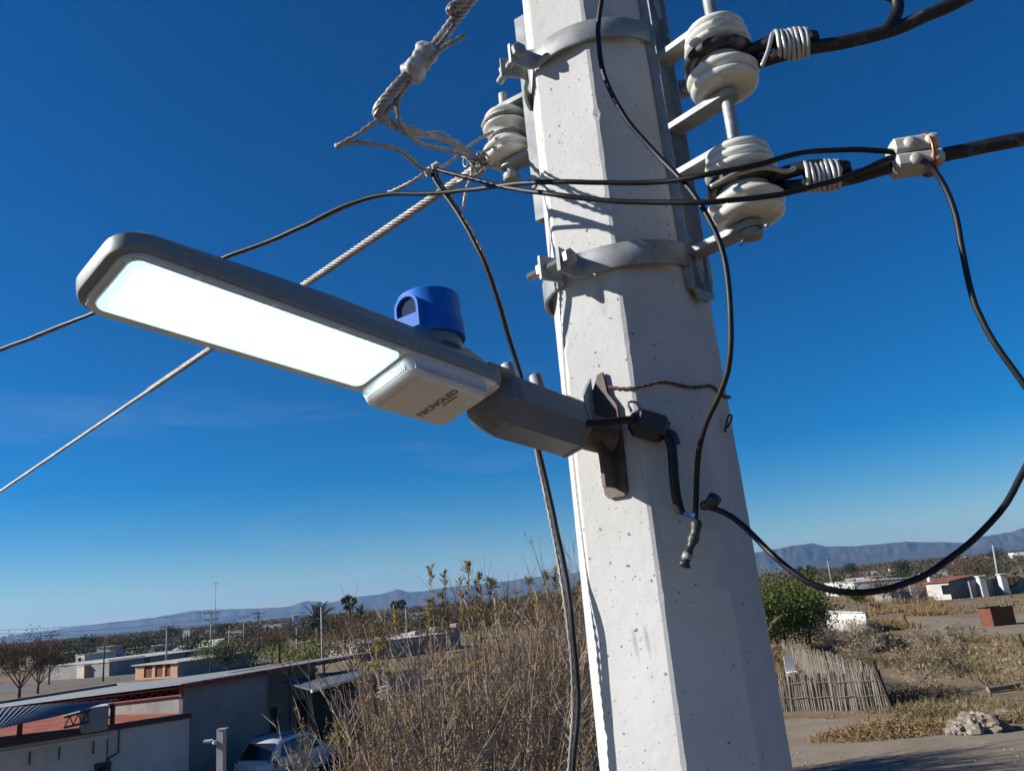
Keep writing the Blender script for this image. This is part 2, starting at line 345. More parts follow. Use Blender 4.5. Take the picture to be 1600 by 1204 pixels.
def patch(name, poly, z, mat, seed=0, cell=.5):
    # draped sheet with a ragged outline
    P = [g(*p) for p in poly]; mb = MB(); idx = {}
    def inside(x, y):
        x += 1.1*noise.noise((x*.35, y*.35, seed)); y += 1.1*noise.noise((x*.35, y*.35, seed+9)); c = False; j = len(P)-1
        for i in range(len(P)):
            if (P[i].y > y) != (P[j].y > y) and x < (P[j].x-P[i].x)*(y-P[i].y)/(P[j].y-P[i].y)+P[i].x: c = not c
            j = i
        return c
    x0, x1 = min(p.x for p in P), max(p.x for p in P); y0, y1 = min(p.y for p in P), max(p.y for p in P)
    def vid(i, j):
        if (i, j) not in idx:
            x, y = x0+i*cell, y0+j*cell; idx[(i, j)] = len(mb.v); mb.v.append((x, y, gh(x, y)+z))
        return idx[(i, j)]
    for i in range(int((x1-x0)/cell)+1):
        for j in range(int((y1-y0)/cell)+1):
            if inside(x0+(i+.5)*cell, y0+(j+.5)*cell): mb.f.append((vid(i, j), vid(i+1, j), vid(i+1, j+1), vid(i, j+1)))
    return tag(obj(name, mb, mat, None, True), kind='structure')
patch('dirt_yard', [(1150, 1290), (1190, 1125), (1420, 1118), (1500, 1140), (1640, 1150), (1680, 1300)], .02, M['dirt_road'], 3)
patch('dirt_track', [(1360, 968), (1460, 985), (1540, 992), (1640, 985), (1650, 955), (1520, 965), (1420, 962)], .022, M['dirt_road'], 5, 1.0)
patch('street', [(-60, 1068), (-60, 1090), (90, 1076), (240, 1056), (420, 1030), (418, 1026), (230, 1050), (80, 1068)], .022, M['road'], 6, 1.5)

def mountains(name, prof, Y, depth, seed):
    # prof: (px, height in px above the horizon); a broad range whose crest stands Y metres away
    mb = MB(); nx, ny = 420, 26; pxs = [p[0] for p in prof]; hs_ = [p[1] for p in prof]
    for j in range(ny):
        t = j/(ny-1)
        for i in range(nx):
            px = pxs[0]+(pxs[-1]-pxs[0])*i/(nx-1); h = np.interp(px, pxs, hs_)
            x = (px-800)/FPX*1.03*Y; H = h/FPX*Y*1.04
            s = math.sin(min(1, t/.62)*math.pi/2)**1.25 if t < .62 else 1-(t-.62)/.38*.7
            q = (x*.0016+seed, t*2.2, seed)
            gl = 1-abs(noise.noise((x*.0042+seed, t*.9, 0)))*2.2; gl = max(0, gl)*.6+.4*max(0, 1-abs(noise.noise((x*.011+seed, t*2.1, 4)))*2.2)
            z = H*s*(1-.42*gl*math.sin(math.pi*min(1, t/.62))**.8*(1 if t < .62 else .4)) + H*.035*noise.fractal((x*.004, t*4, seed), .8, 2, 5)
            mb.v.append((x*(1+(t-.62)*depth/Y), Y+(t-.62)*depth, EYE*s+z-8*(1-s)))
    for j in range(ny-1):
        for i in range(nx-1): mb.f.append((j*nx+i, j*nx+i+1, (j+1)*nx+i+1, (j+1)*nx+i))
    o = obj(name, mb, M['mountain'], None, True); tag(o, kind='structure')
mountains('mountain_range', [(-500, 6), (-200, 8), (0, 9), (100, 13), (166, 15), (249, 17), (300, 22), (343, 20), (400, 16), (443, 15), (471, 21), (500, 14), (537, 19), (575, 20), (603, 25), (623, 18), (671, 21), (760, 22), (830, 25), (905, 27), (960, 30), (1040, 26), (1120, 24)], 9000, 2600, 1.7)
mountains('mesa_range', [(1000, 20), (1100, 27), (1175, 33), (1205, 35), (1221, 36), (1240, 29), (1292, 26), (1352, 26), (1370, 24), (1419, 19), (1442, 15), (1452, 16), (1458, 21), (1493, 24), (1520, 26), (1539, 31), (1600, 27), (1700, 28), (1900, 24), (2300, 18)], 7600, 2200, 5.2)

# ---------------------------------------------------------------- the concrete pole
AX = Vector((.1916, 1.139, 0))
POLE_N = [216, 172, 128, 84, 40, 356, 312, 268]          # compass of the eight faces
def apothem(z): return .1165 - .0085*(z-6.0)
def ring8(z, jit=0.0, seed=0):
    a = apothem(z); pts = []
    for i in range(8):
        n1, n2 = comp(POLE_N[i]), comp(POLE_N[(i+1) % 8])
        det = n1.x*n2.y-n1.y*n2.x
        c = Vector(((a*n2.y-a*n1.y)/det, (a*n1.x-a*n2.x)/det, 0))
        t1 = Vector((n1.y, -n1.x, 0)); t2 = Vector((n2.y, -n2.x, 0))
        if t1.dot(c) < 0: t1 = -t1
        if t2.dot(c) < 0: t2 = -t2
        ch = .003 + jit*(.0012*noise.noise((z*30, i*7.3, 1)) + .010*max(0, noise.noise((z*45, i*3.1, 5))-.32))
        pts.append(AX+c-t1*ch+Vector((0, 0, z))); pts.append(AX+c-t2*ch+Vector((0, 0, z)))
    return pts
zs = [-.3, 2, 4, 5] + [5.3+.012*i for i in range(int(2.1/.012))] + [7.6, 8.2, 9.0]
mb = MB(); mb.loft([ring8(z, 1) for z in zs])
# two dark rub marks on the sunlit face
def face_hit(px, py, a):
    n_ = comp(a); r_ = ray(px, py); z_ = EYE
    for _ in range(6):
        t_ = ((AX-Vector((0, 0, 0))).dot(n_)+apothem(z_))/(r_.x*n_.x+r_.y*n_.y); z_ = EYE+r_.z*t_
    return Vector((r_.x*t_, r_.y*t_, z_))
nt_ = M['concrete'].node_tree; pb_ = nt_.nodes['Principled BSDF']
for (px, py, sx_, sz_) in ((993, 1006, .0045, .030), (1011, 998, .0042, .026), (938, 455, .012, .05), (1014, 780, .008, .10)):
    src = pb_.inputs['Base Color'].links[0].from_socket; c_ = face_hit(px, py, 216)
    tcx = nt_.nodes.new('ShaderNodeTexCoord'); mpx = nt_.nodes.new('ShaderNodeMapping'); mpx.vector_type = 'TEXTURE'; mpx.inputs['Location'].default_value = c_; mpx.inputs['Scale'].default_value = (sx_, sx_, sz_)
    mpx.inputs['Rotation'].default_value = (0, math.radians(-7), 0)
    ln = nt_.nodes.new('ShaderNodeVectorMath'); ln.operation = 'LENGTH'; nt_.links.new(tcx.outputs['Object'], mpx.inputs['Vector']); nt_.links.new(mpx.outputs['Vector'], ln.inputs[0])
    nn_ = nt_.nodes.new('ShaderNodeTexNoise'); nn_.inputs['Scale'].default_value = 120; nn_.inputs['Detail'].default_value = 5; nt_.links.new(tcx.outputs['Object'], nn_.inputs['Vector'])
    ms_ = nt_.nodes.new('ShaderNodeMapRange'); ms_.inputs['From Min'].default_value = 1.0; ms_.inputs['From Max'].default_value = .3; ms_.inputs['To Max'].default_value = .9; nt_.links.new(ln.outputs['Value'], ms_.inputs['Value'])
    mu_ = nt_.nodes.new('ShaderNodeMath'); mu_.operation = 'MULTIPLY'; nt_.links.new(ms_.outputs['Result'], mu_.inputs[0]); nt_.links.new(nn_.outputs['Fac'], mu_.inputs[1])
    mm_ = nt_.nodes.new('ShaderNodeMix'); mm_.data_type = 'RGBA'; mm_.inputs['B'].default_value = (.16, .15, .14, 1) if sx_ < .005 else (.32, .31, .29, 1)
    nt_.links.new(mu_.outputs[0], mm_.inputs['Factor']); nt_.links.new(src, mm_.inputs['A']); nt_.links.new(mm_.outputs['Result'], pb_.inputs['Base Color'])
pole = obj('utility_pole', mb, M['concrete'])
tag(pole, 'thick pale octagonal concrete utility pole standing in front', 'utility pole')
def facept(a, off, z, lat=0.0):                            # a point on the pole face with normal a
    n = comp(a); t = Vector((n.y, -n.x, 0)); return AX + n*(apothem(z)+off) + t*lat + Vector((0, 0, z))

# ---------------------------------------------------------------- pole clamps
def strip(mb, path, th, z0, z1):
    # flat bar following a plan polyline; path = list of (Vector, z offset)
    n = len(path); A = []; B = []
    for i, p in enumerate(path):
        d = path[min(i+1, n-1)]-path[max(i-1, 0)]; d.z = 0; d.normalize(); nn = Vector((-d.y, d.x, 0))*th/2
        b = .0012
        A.append([p+nn*.7+Vector((0, 0, z0)), p+nn+Vector((0, 0, z0+b)), p+nn+Vector((0, 0, z1-b)), p+nn*.7+Vector((0, 0, z1)),
                  p-nn*.7+Vector((0, 0, z1)), p-nn+Vector((0, 0, z1-b)), p-nn+Vector((0, 0, z0+b)), p-nn*.7+Vector((0, 0, z0))])
    mb.loft(A); return mb
def hexnut(mb, c, ax, r, h):
    ax = ax.normalized(); u = ax.orthogonal().normalized(); w = ax.cross(u)
    L = []
    for (k, hh) in ((.88, -h/2), (1, -h/2+h*.12), (1, h/2-h*.12), (.88, h/2)):
        L.append([c+ax*hh+(u*math.cos(i*math.pi/3)+w*math.sin(i*math.pi/3))*r*k for i in range(6)])
    mb.loft(L)
def threaded(mb, a, b, r, pitch=.0035):
    d = (b-a); n = max(4, int(d.length/pitch*2)); mb.tube([a+d*(i/n) for i in range(n+1)], [r*(1.06 if i % 2 else .88) for i in range(n+1)], 12)
def clamp(label, z, seam, gap=.05, hh=.034):
    # two half bands pulled together by bolts at the seam and at the far side
    R = apothem(z)*1.075+.006; th = .0055
    t = thing('pole_clamp', AX+Vector((0, 0, z)), label, 'pole clamp', 'steel clamps round the concrete pole')
    ga = math.degrees(gap/2/R)
    def half(a0, a1):
        pts = []
        n0, n1 = comp(a0), comp(a1)
        def tang(a): n = comp(a); return Vector((n.y, -n.x, 0))    # increasing compass
        pts = [AX+comp(a0+(a1-a0)*k/40)*R for k in range(41)]
        # ears: smooth bend outwards at both ends
        def ear(a, sgn):
            e = []; n = comp(a); tn = tang(a)*sgn
            for k in range(1, 8):
                f = k/7; q = f*math.pi/2; e.append(AX+n*R+tn*.016*math.sin(q)+n*.016*(1-math.cos(q)))
            e.append(e[-1]+n*.014); e.append(e[-1]+n*.016)
            return e
        e1 = ear(a1, 1); e0 = ear(a0, -1)
        return [p for p in reversed(e0)]+pts+e1
    hz = Vector((0, 0, z))
    h1 = strip(MB(), [p+hz for p in half(seam-180+ga, seam-ga)], th, -hh/2, hh/2)
    h2 = strip(MB(), [p+hz for p in half(seam+ga, seam+180-ga)], th, -hh/2, hh/2)
    obj('half_band', h1, M['galv'], t, True, 35); obj('half_band', h2, M['galv'], t, True, 35)
    for s in (seam, seam+180):
        n = comp(s); tn = Vector((n.y, -n.x, 0)); c = AX+n*(R+.034)+hz
        bm = MB(); threaded(bm, c-tn*.030, c+tn*.052, .0062); o = obj('bolt', bm, M['bolt'], t, True, 40)
        nb = MB(); hexnut(nb, c+tn*.0225, tn, .0125, .011); obj('nut', nb, M['bolt'], t)
        nb = MB(); hexnut(nb, c-tn*.030, tn, .0125, .009); obj('bolt_head', nb, M['bolt'], t)
    return t
clamp('galvanised clamp with long bolt round the top of the pole', EYE+.822, 246)
clamp('galvanised clamp round the pole just below the two right insulators', EYE+.446, 226, hh=.036)

# ---------------------------------------------------------------- insulator racks and spool insulators
def oval_plate(mb, c, ux, uz, nn, w, h, th, hw, hh_):
    # plate w x h with an oval hole
    N = 16; fs = []
    outer = []; inner = []
    for k in range(N):
        a = 2*math.pi*(k+.5)/N; ca, sa = math.cos(a), math.sin(a)
        m = max(abs(ca)/(w/2), abs(sa)/(h/2)); outer.append((ca/m, sa/m)); inner.append((hw*ca, hh_*sa))
    vs = []
    for off in (th/2, -th/2):
        for loop in (outer, inner):
            vs += [c+ux*p[0]+uz*p[1]+nn*off for p in loop]
    for k in range(N):
        j = (k+1) % N
        fs += [(k, j, N+j, N+k), (2*N+j, 2*N+k, 3*N+k, 3*N+j), (N+k, N+j, 3*N+j, 3*N+k), (j, k, 2*N+k, 2*N+j)]
    mb.add(vs, fs)
def rack(label, face, rweb, z0, z1, arms, armdir, arm_len, rod, rodz, holes):
    n = comp(face); tn = Vector((n.y, -n.x, 0)); up = Vector((0, 0, 1))
    t = thing('insulator_rack', AX+n*rweb+Vector((0, 0, z0)), label, 'insulator rack', 'galvanised racks that carry the insulators')
    wch = .046; c0 = AX+n*rweb
    ch = MB(); zz = [z0]
    for hz in holes: zz += [hz-.05, hz+.05]
    zz.append(z1)
    for a, b in zip(zz, zz[1:]):
        mid = (a+b)/2
        if any(abs(mid-h) < 1e-4 for h in holes): oval_plate(ch, c0+up*mid, tn, up, n, wch, b-a, .006, .009, .024)
        elif b-a > .001: ch.frame(c0+up*mid, tn, n, up, wch, .006, b-a)
    for s in (-1, 1): ch.frame(c0+tn*s*(wch/2+.0005)-n*.0085+up*(z0+z1)/2, tn, n, up, .0055, .023, z1-z0)
    obj('channel', ch, M['galv_dark'], t)
    d = comp(armdir); dt = Vector((d.y, -d.x, 0))
    for za in arms:
        a = MB(); st = rod-d*arm_len; st.z = za; en = rod+Vector((0, 0, za)); en.z = za
        # flat bar with a rounded outer end
        L = []
        hw = .0165
        for zz_ in (-.0045, .0045):
            loop = [st+dt*hw, st-dt*hw]
            for k in range(9):
                q = -math.pi/2+math.pi*k/8; loop.append(en+d*(hw*math.cos(q))+dt*(hw*math.sin(q)))
            L.append([p+up*zz_ for p in loop])
        a.loft(L); obj('clevis_arm', a, M['galv'], t)
    r_ = MB(); b0 = rod.copy(); b0.z = rodz[0]; b1 = rod.copy(); b1.z = rodz[1]
    r_.tube([b0, b1], .0088, 14); obj('rod', r_, M['galv'], t, True, 40)
    kn = MB(); kn.lathe(Vector((rod.x, rod.y, rodz[0]-.004)), up, [(.004, 0), (.013, .001), (.0145, .004), (.0145, .012), (.010, .0145)], 16)
    obj('rod_head', kn, M['galv'], t, True, 40)
    ct = MB(); pc = Vector((rod.x, rod.y, rodz[0]+.003)); ct.tube([pc+d*.03+dt*.01-up*.002, pc+d*.016+up*.004, pc-d*.014-up*.002, pc-d*.02-up*.008], .0025, 6)
    obj('cotter_pin', ct, M['bolt'], t, True)
    return t
ROD = Vector((.341, .972, 0)); RODL = Vector((.033, 1.245, 0))
rack('galvanised rack with two insulators on the right of the pole', 133, .1265, EYE+.395, EYE+1.15,
     [EYE+.775, EYE+.652, EYE+.575, EYE+.450], 139, .098, ROD, (EYE+.436, EYE+1.1), [EYE+.88, EYE+.715, EYE+.61, EYE+.515, EYE+.43])
rack('galvanised rack behind the left edge of the pole', 304, .132, EYE+.60, EYE+1.0,
     [EYE+.852, EYE+.738], 304, .088, RODL, (EYE+.712, EYE+.885), [EYE+.66, EYE+.79, EYE+.93])
def spool(label, rod, z, s=1.0):
    prof = [(.012, -.0500), (.030, -.0505), (.0385, -.0495), (.0435, -.0465), (.0452, -.0425), (.0445, -.0390), (.0412, -.0368), (.0412, -.0350), (.0460, -.0322), (.0482, -.0290), (.0482, -.0262), (.0455, -.0225), (.0385, -.0175), (.0335, -.0115), (.0312, -.005), (.0312, .003),
            (.0335, .0085), (.0385, .0125), (.0430, .0150), (.0448, .0175), (.0444, .0200), (.0395, .0222), (.0385, .0245), (.0422, .0270), (.0432, .0300), (.0422, .0330), (.0378, .0352), (.0372, .0372), (.0402, .0398), (.0405, .0430), (.0385, .0465), (.033, .0500), (.012, .0505)]
    # shallow second ring on each skirt
    mb = MB(); mb.lathe(Vector((rod.x, rod.y, z)), Vector((0, 0, 1)), [(r*s, h*s) for r, h in prof], 48)
    o = obj('spool_insulator', mb, M['porcelain'], None, True, 50)
    return tag(o, label, 'insulator', 'porcelain spool insulators on the pole')
SP1, SP2, SPL = EYE+.714, EYE+.513, EYE+.795
spool('white porcelain spool insulator at the top right of the pole', ROD, SP1, 1.06)
spool('white porcelain spool insulator at the lower right of the pole', ROD, SP2, 1.08)
spool('white porcelain spool insulator at the left edge of the pole', RODL, SPL, .95)
mb = MB()
for zz_, rr_ in ((.026, .041), (-.003, .031)):
    pts = [Vector((RODL.x, RODL.y, SPL+zz_))+comp(60+300*k/30)*(rr_) for k in range(31)]
    strand(mb, pts, 5, .0032, .0018, .03)
tag(obj('strand_loop', mb, M['aluminium'], None, True), 'bare wire loops wound round the left insulator', 'wire')

# ---------------------------------------------------------------- street lamp
LU = Vector((.6377, .7627, -.1080)).normalized(); LV = Vector((-.7592, .5986, -.2557)); LV = (LV-LU*LV.dot(LU)).normalized(); LN = LU.cross(LV)
LT = Vector((-.2812, .527, .2811+EYE)); LL, LW = .438, .095
LM = Matrix(((LU.x, LV.x, LN.x, LT.x), (LU.y, LV.y, LN.y, LT.y), (LU.z, LV.z, LN.z, LT.z), (0, 0, 0, 1)))
def rr(x0, x1, y0, y1, r, z, n=8):
    pts = []
    for (cx, cy, a0) in ((x1-r, y1-r, 0), (x0+r, y1-r, 90), (x0+r, y0+r, 180), (x1-r, y0+r, 270)):
        for k in range(n+1):
            a = math.radians(a0+90*k/n); pts.append(Vector((cx+r*math.cos(a), cy+r*math.sin(a), z)))
    return pts
lamp = thing('street_lamp', None, 'lit grey LED street lamp reaching out from the concrete pole', 'street lamp', matrix=LM)
X3, Y3, Z3 = Vector((1, 0, 0)), Vector((0, 1, 0)), Vector((0, 0, 1))
mb = MB()
mb.loft([rr(.004, LL-.002, .004, LW-.004, .022, .0006), rr(.001, LL, .001, LW-.001, .024, .002), rr(0, LL+.001, 0, LW, .025, .004), rr(-.0008, LL+.003, -.0008, LW+.0008, .025, .0155),
         rr(.002, LL+.003, .002, LW-.002, .024, .019), rr(.012, LL-.004, .012, LW-.012, .02, .030), rr(.2, LL-.02, .02, LW-.02, .016, .048)])
obj('housing', mb, M['lamp_body'], lamp, True, 28)
mb = MB()   # cooling fins on the back
for k in range(13): mb.frame(Vector((.05+.016*k, LW/2, .028)), X3, Y3, Z3, .003, .06, .010)
obj('cooling_fins', mb, M['lamp_body'], lamp)
mb = MB()   # the lip that runs past the end of the housing
mb.add([(LL-.03, -.0012, .013), (LL+.022, .004, .0175), (LL+.002, -.0012, .0165+.003), (LL-.03, -.0012, .0195), (LL-.03, .03, .013), (LL+.006, .03, .0165), (LL+.002, .03, .0195), (LL-.03, .03, .0195)],
       [(0, 1, 2, 3), (4, 7, 6, 5), (0, 4, 5, 1), (1, 5, 6, 2), (2, 6, 7, 3), (0, 3, 7, 4)])
obj('end_lip', mb, M['lamp_body'], lamp)
# lens with a stepped rim round the lit panel
mb = MB()
def ring(loops):
    n = len(loops[0]); vs = [p for l in loops for p in l]; fs = []
    for i in range(len(loops)-1):
        for k in range(n): fs.append((i*n+k, i*n+(k+1) % n, (i+1)*n+(k+1) % n, (i+1)*n+k))
    return vs, fs
mb.add(*ring([rr(.008, LL-.006, .0045, LW-.0045, .019, .0006), rr(.008, LL-.006, .0045, LW-.0045, .019, -.0026), rr(.010, LL-.008, .0065, LW-.0065, .018, -.0034),
              rr(.0125, .286, .0075, .0815, .010, -.0034), rr(.0130, .2855, .0080, .0810, .010, -.0046), rr(.0148, .2837, .0091, .0799, .009, -.0044), rr(.0175, .281, .0105, .0785, .008, -.0024), rr(.0195, .279, .0115, .0775, .007, -.0020)]))
obj('lens_rim', mb, M['lens_frame'], lamp, True, 30)
mb = MB(); mb.add(*ring([rr(.0150, .2835, .0092, .0798, .009, -.0046), rr(.0152, .2833, .0094, .0796, .009, -.0056), rr(.0232, .2760, .0130, .0752, .0065, -.0052), rr(.0240, .2752, .0134, .0747, .006, -.0030)])); obj('painted_glow_bead', mb, M['painted_lens_glow'], lamp, True, 30)  # bead given a glow of its own, though only the panel is lit
mb = MB(); mb.loft([rr(.0245, .275, .0135, .0745, .006, -.0020), rr(.0255, .274, .0142, .0738, .006, -.0052), rr(.0285, .271, .0165, .0715, .005, -.0062)]); obj('led_panel', mb, M['led'], lamp)
mb = MB()   # fine prismatic ribs moulded into the rim
for k in range(15):
    y = .020+.0042*k; mb.frame(Vector((.0103+.0006, y, -.0037)), X3, Y3, Z3, .0032, .0011, .0006)
for k in range(62):
    x = .028+.0042*k
    mb.frame(Vector((x, .0062, -.0036)), X3, Y3, Z3, .0011, .0022, .0006)
obj('prism_ribs', mb, M['lens_frame'], lamp); 
for (x, y) in [(.011+.002, .014), (.013, .080), (.065, .006), (.135, .006), (.205, .006), (.275, .006), (.425, .010), (.425, .085), (.065, .0845), (.135, .0845), (.205, .0845), (.275, .0845), (.345, .006)]:
    mb = MB(); mb.lathe(Vector((x, y, -.0035)), -Z3, [(.0032, 0), (.0030, .0005), (.0018, .0008)], 10); obj('screw', mb, M['lens_frame'], lamp, True, 40)
# driver cover with the printed name
D0, D1, E0, E1 = .2885, .4115, .0065, .0895
mb = MB(); mb.loft([rr(D0, D1, E0, E1, .010, -.002), rr(D0+.001, D1-.001, E0+.001, E1-.001, .010, -.008), rr(D0+.004, D1-.004, E0+.003, E1-.003, .010, -.0185), rr(D0+.007, D1-.006, E0+.005, E1-.005, .009, -.0212), rr(D0+.011, D1-.010, E0+.009, E1-.009, .007, -.0222)])
cover = obj('driver_cover', mb, M['diffuser'], lamp, True, 30)
mb = MB()
for k in range(26):
    y = E0+.010+.0025*k; mb.frame(Vector((D0+.0024, y, -.0125)), X3, Y3, Z3, .0018, .0010, .010)
for k in range(40):
    x = D0+.010+.0027*k; mb.frame(Vector((x, E0+.0020, -.0125)), X3, Y3, Z3, .0011, .0016, .010)
for k in range(26):
    for j in range(3): mb.frame(Vector((D0+.0125+.003*j, E0+.010+.0025*k, -.0223)), X3, Y3, Z3, .0014, .0012, .0008)
obj('cover_ribs', mb, M['diffuser'], lamp)
def text(body, size, font_shear=0.0):
    cu_ = bpy.data.curves.new('t', 'FONT'); cu_.body = body; cu_.size = size; cu_.align_x = 'CENTER'; cu_.shear = font_shear; cu_.offset = size*.012
    to = bpy.data.objects.new('t', cu_); COL.objects.link(to); bpy.context.view_layer.update()
    me = bpy.data.meshes.new_from_object(to.evaluated_get(bpy.context.evaluated_depsgraph_get())); bpy.data.objects.remove(to); return me
for body, size, xx in (('TECNOLED', .0122, .3655),):
    me = text(body, size); me.materials.append(M['print']); o = bpy.data.objects.new('printed_name', me); COL.objects.link(o); o.parent = lamp
    # read from below: text right = -y, text up = -x, facing -z
    o.matrix_local = Matrix(((0, -1, 0, xx), (-1, 0, 0, .0465), (0, 0, -1, -.0229), (0, 0, 0, 1)))
mb = MB(); r_ = random.Random(3); yy = .024                 # the line of tiny print under the name, too small to read
while yy < .047:
    w_ = r_.uniform(.0007, .0016); mb.frame(Vector((.3706, yy+w_/2, -.02275)), X3, Y3, Z3, .0016, w_, .0004); yy += w_+r_.uniform(.0004, .0009)
obj('small_print', mb, M['print'], lamp)
# arm: eight-sided socket
mb = MB(); AC = Vector((0, .047, .010))
def oct8(x, r, zc=0.0, sq=1.0): return [Vector((x, AC.y+r*sq*math.sin(math.radians(22.5+45*k)), AC.z+zc+r*math.cos(math.radians(22.5+45*k)))) for k in range(8)]
L_ = [oct8(.432, .020, .004), oct8(.442, .031, .0), oct8(.456, .039, -.003), oct8(.470, .0415, -.004), oct8(.598, .041, -.004), oct8(.601, .0425, -.004), oct8(.606, .0425, -.004), oct8(.606, .034, -.004), oct8(.56, .033, -.004)]
mb.loft(L_); obj('arm_socket', mb, M['arm_paint'], lamp)
for x in (.49, .545):
    mb = MB(); mb.lathe(Vector((x, .036, .010+.034)), Z3, [(.009, -.006), (.009, .012), (.0085, .017), (.0055, .0192), (.003, .018)], 18); obj('set_screw', mb, M['galv'], lamp, True, 40)
mb = MB(); mb.lathe(Vector((.369, .0455, .040)), Z3, [(.034, 0), (.035, .004), (.035, .012), (.033, .016), (.033, .020)], 36); obj('photocell_socket', mb, M['lamp_body'], lamp, True, 40)

# blue photocell, a plug-in thing of its own
PO = LM @ Vector((.3705, .0445, .060)); pz = (LN*.30+Vector((0, 0, 1))*.70).normalized(); px_ = (LU-pz*LU.dot(pz)).normalized(); py_ = pz.cross(px_)
PCM = Matrix(((px_.x, py_.x, pz.x, PO.x), (px_.y, py_.y, pz.y, PO.y), (px_.z, py_.z, pz.z, PO.z), (0, 0, 0, 1)))
pc = thing('photocell', None, 'round blue photocell plugged into the top of the street lamp', 'photocell', matrix=PCM)
mb = MB(); mb.lathe(Vector(), Z3, [(.034, 0), (.0385, .001), (.0388, .004), (.0388, .020), (.0372, .022), (.0366, .050), (.0358, .0545), (.033, .0565), (.01, .057)], 48)
obj('cap', mb, M['blue'], pc, True, 40)
mb = MB(); wdir = Vector((-.985, -.17, 0)).normalized(); wt = Vector((-wdir.y, wdir.x, 0))
def arch(off, hw, zb, zt, n=12):
    pts = [wdir*off+wt*hw+Z3*zb]
    for k in range(n+1):
        a = math.pi*k/n; pts.append(wdir*off+wt*(hw*math.cos(a))+Z3*(zt-hw+hw*math.sin(a)))
    pts.append(wdir*off-wt*hw+Z3*zb); return pts
a_o, a_i, a_b = arch(.0445, .0165, .004, .046), arch(.0445, .0135, .020, .043), arch(.034, .0165, .004, .046)
a_r = arch(.041, .0135, .020, .043)
n = len(a_o); mb.add(a_b+a_o+a_i+a_r, [(k, (k+1) % n, n+(k+1) % n, n+k) for k in range(n)]+[(n+k, n+(k+1) % n, 2*n+(k+1) % n, 2*n+k) for k in range(n)]+[(2*n+k, 2*n+(k+1) % n, 3*n+(k+1) % n, 3*n+k) for k in range(n)])
hood = obj('window_hood', mb, M['blue'], pc)
mb = MB(); mb.add(a_r, [tuple(range(len(a_r)))]); obj('window', mb, M['cell_window'], pc)

# ---------------------------------------------------------------- rusty bracket on the pole, behind the lamp arm
zb = EYE+.205
br = thing('lamp_bracket', facept(216, 0, zb), 'dark rusty steel bracket between the lamp arm and the pole', 'bracket')
nf = comp(216); tf = Vector((nf.y, -nf.x, 0)); up = Vector((0, 0, 1))
mb = MB()
pl = [(-.020, .050), (-.006, .078), (.002, .080), (.006, .050), (.018, .03), (.019, -.02), (.017, -.086), (.012, -.092), (-.012, -.092), (-.017, -.086), (-.020, -.02)]
L_ = [[facept(216, o_, zb)+tf*(-a-.004)+up*b for a, b in pl] for o_ in (.0015, .0065)]
mb.loft(L_); obj('back_plate', mb, M['rust_plate'], br)
mb = MB(); mb.add([facept(216, o_, zb)+tf*(x-.0)+up*b for x in (.012, .016) for (o_, b) in ((.007, .076), (.034, .045), (.034, .02), (.007, .02))], [(0, 1, 2, 3), (7, 6, 5, 4), (0, 4, 5, 1), (1, 5, 6, 2), (2, 6, 7, 3), (3, 7, 4, 0)])
obj('gusset', mb, M['galv'], br)
e0 = LM @ Vector((.52, .047, .006)); e1 = LM @ Vector((.606, .047, .006)); e2 = facept(216, .003, zb)-tf*.006-up*.012
mb = MB(); mb.tube([e0, e1, e2], .0245, 18); obj('pipe_stub', mb, M['rust_plate'], br, True, 50)
mb = MB(); mb.frame(facept(216, .02, zb-.045)-tf*.006, nf, tf, up, .036, .005, .07); obj('rib', mb, M['rust_plate'], br)

# ---------------------------------------------------------------- conductors on the right
def loop_pts(rod, z, r, a0, a1, n=16): return [Vector((rod.x, rod.y, z))+comp(a0+(a1-a0)*k/n)*r for k in range(n+1)]
def cable(label, path, r, mat, cat='cable', n=10, name=None, group=None):
    path = [p+(Vector(noise.noise_vector(p*9))*.0022+Vector(noise.noise_vector(p*31+Vector((3, 1, 7))))*.0007)*min(1, i/6, (len(path)-1-i)/6) for i, p in enumerate(path)]
    mb = MB(); mb.tube(path, r, n); return tag(obj(name or 'cable', mb, mat, None, True, 60), label, cat, group)
def dead_end(label, z, tie, out, r, rodr):
    # line conductor laid round the insulator groove and tied back on itself
    far = [at(*p) for p in out]
    lp1 = loop_pts(ROD, z, rodr+r, 65, 65+250, 26)
    near_tie = at(*tie[0]); far_tie = at(*tie[1])
    p = spline(list(reversed(far))+[far_tie, near_tie]+lp1+[near_tie+Vector((0, -.004, .022)), far_tie+Vector((0, -.002, .017)), far_tie+Vector((.006, 0, .0165))], .010)
    return cable(label, p, r, M['worn_cable'], n=12, name='power_cable', group='thick black conductors on the right')
dead_end('thick black power cable tied to the upper right insulator', SP1-.001, [(1205, 92, .935), (1268, 76, .93)],
    [(1300, 71, .925), (1350, 60, .92), (1400, 45, .915), (1450, 23, .91), (1500, 0, .905), (1580, -45, .9), (1700, -130, .9)], .0092, .0312)
dead_end('thick black power cable tied to the lower right insulator', SP2-.001, [(1250, 290, .935), (1318, 281, .93)],
    [(1340, 276, .925), (1390, 262, .92), (1430, 253, .915), (1480, 242, .91), (1540, 229, .905), (1600, 217, .9), (1700, 195, .9), (1900, 140, .9)], .0092, .0312)
cable('short black cable branching up from the upper power cable', W([(1385, 48, .913), (1397, 30, .912), (1403, 12, .912), (1395, -6, .912), (1360, -14, .912), (1330, -25, .912)]), .0082, M['black_cable'], n=12)
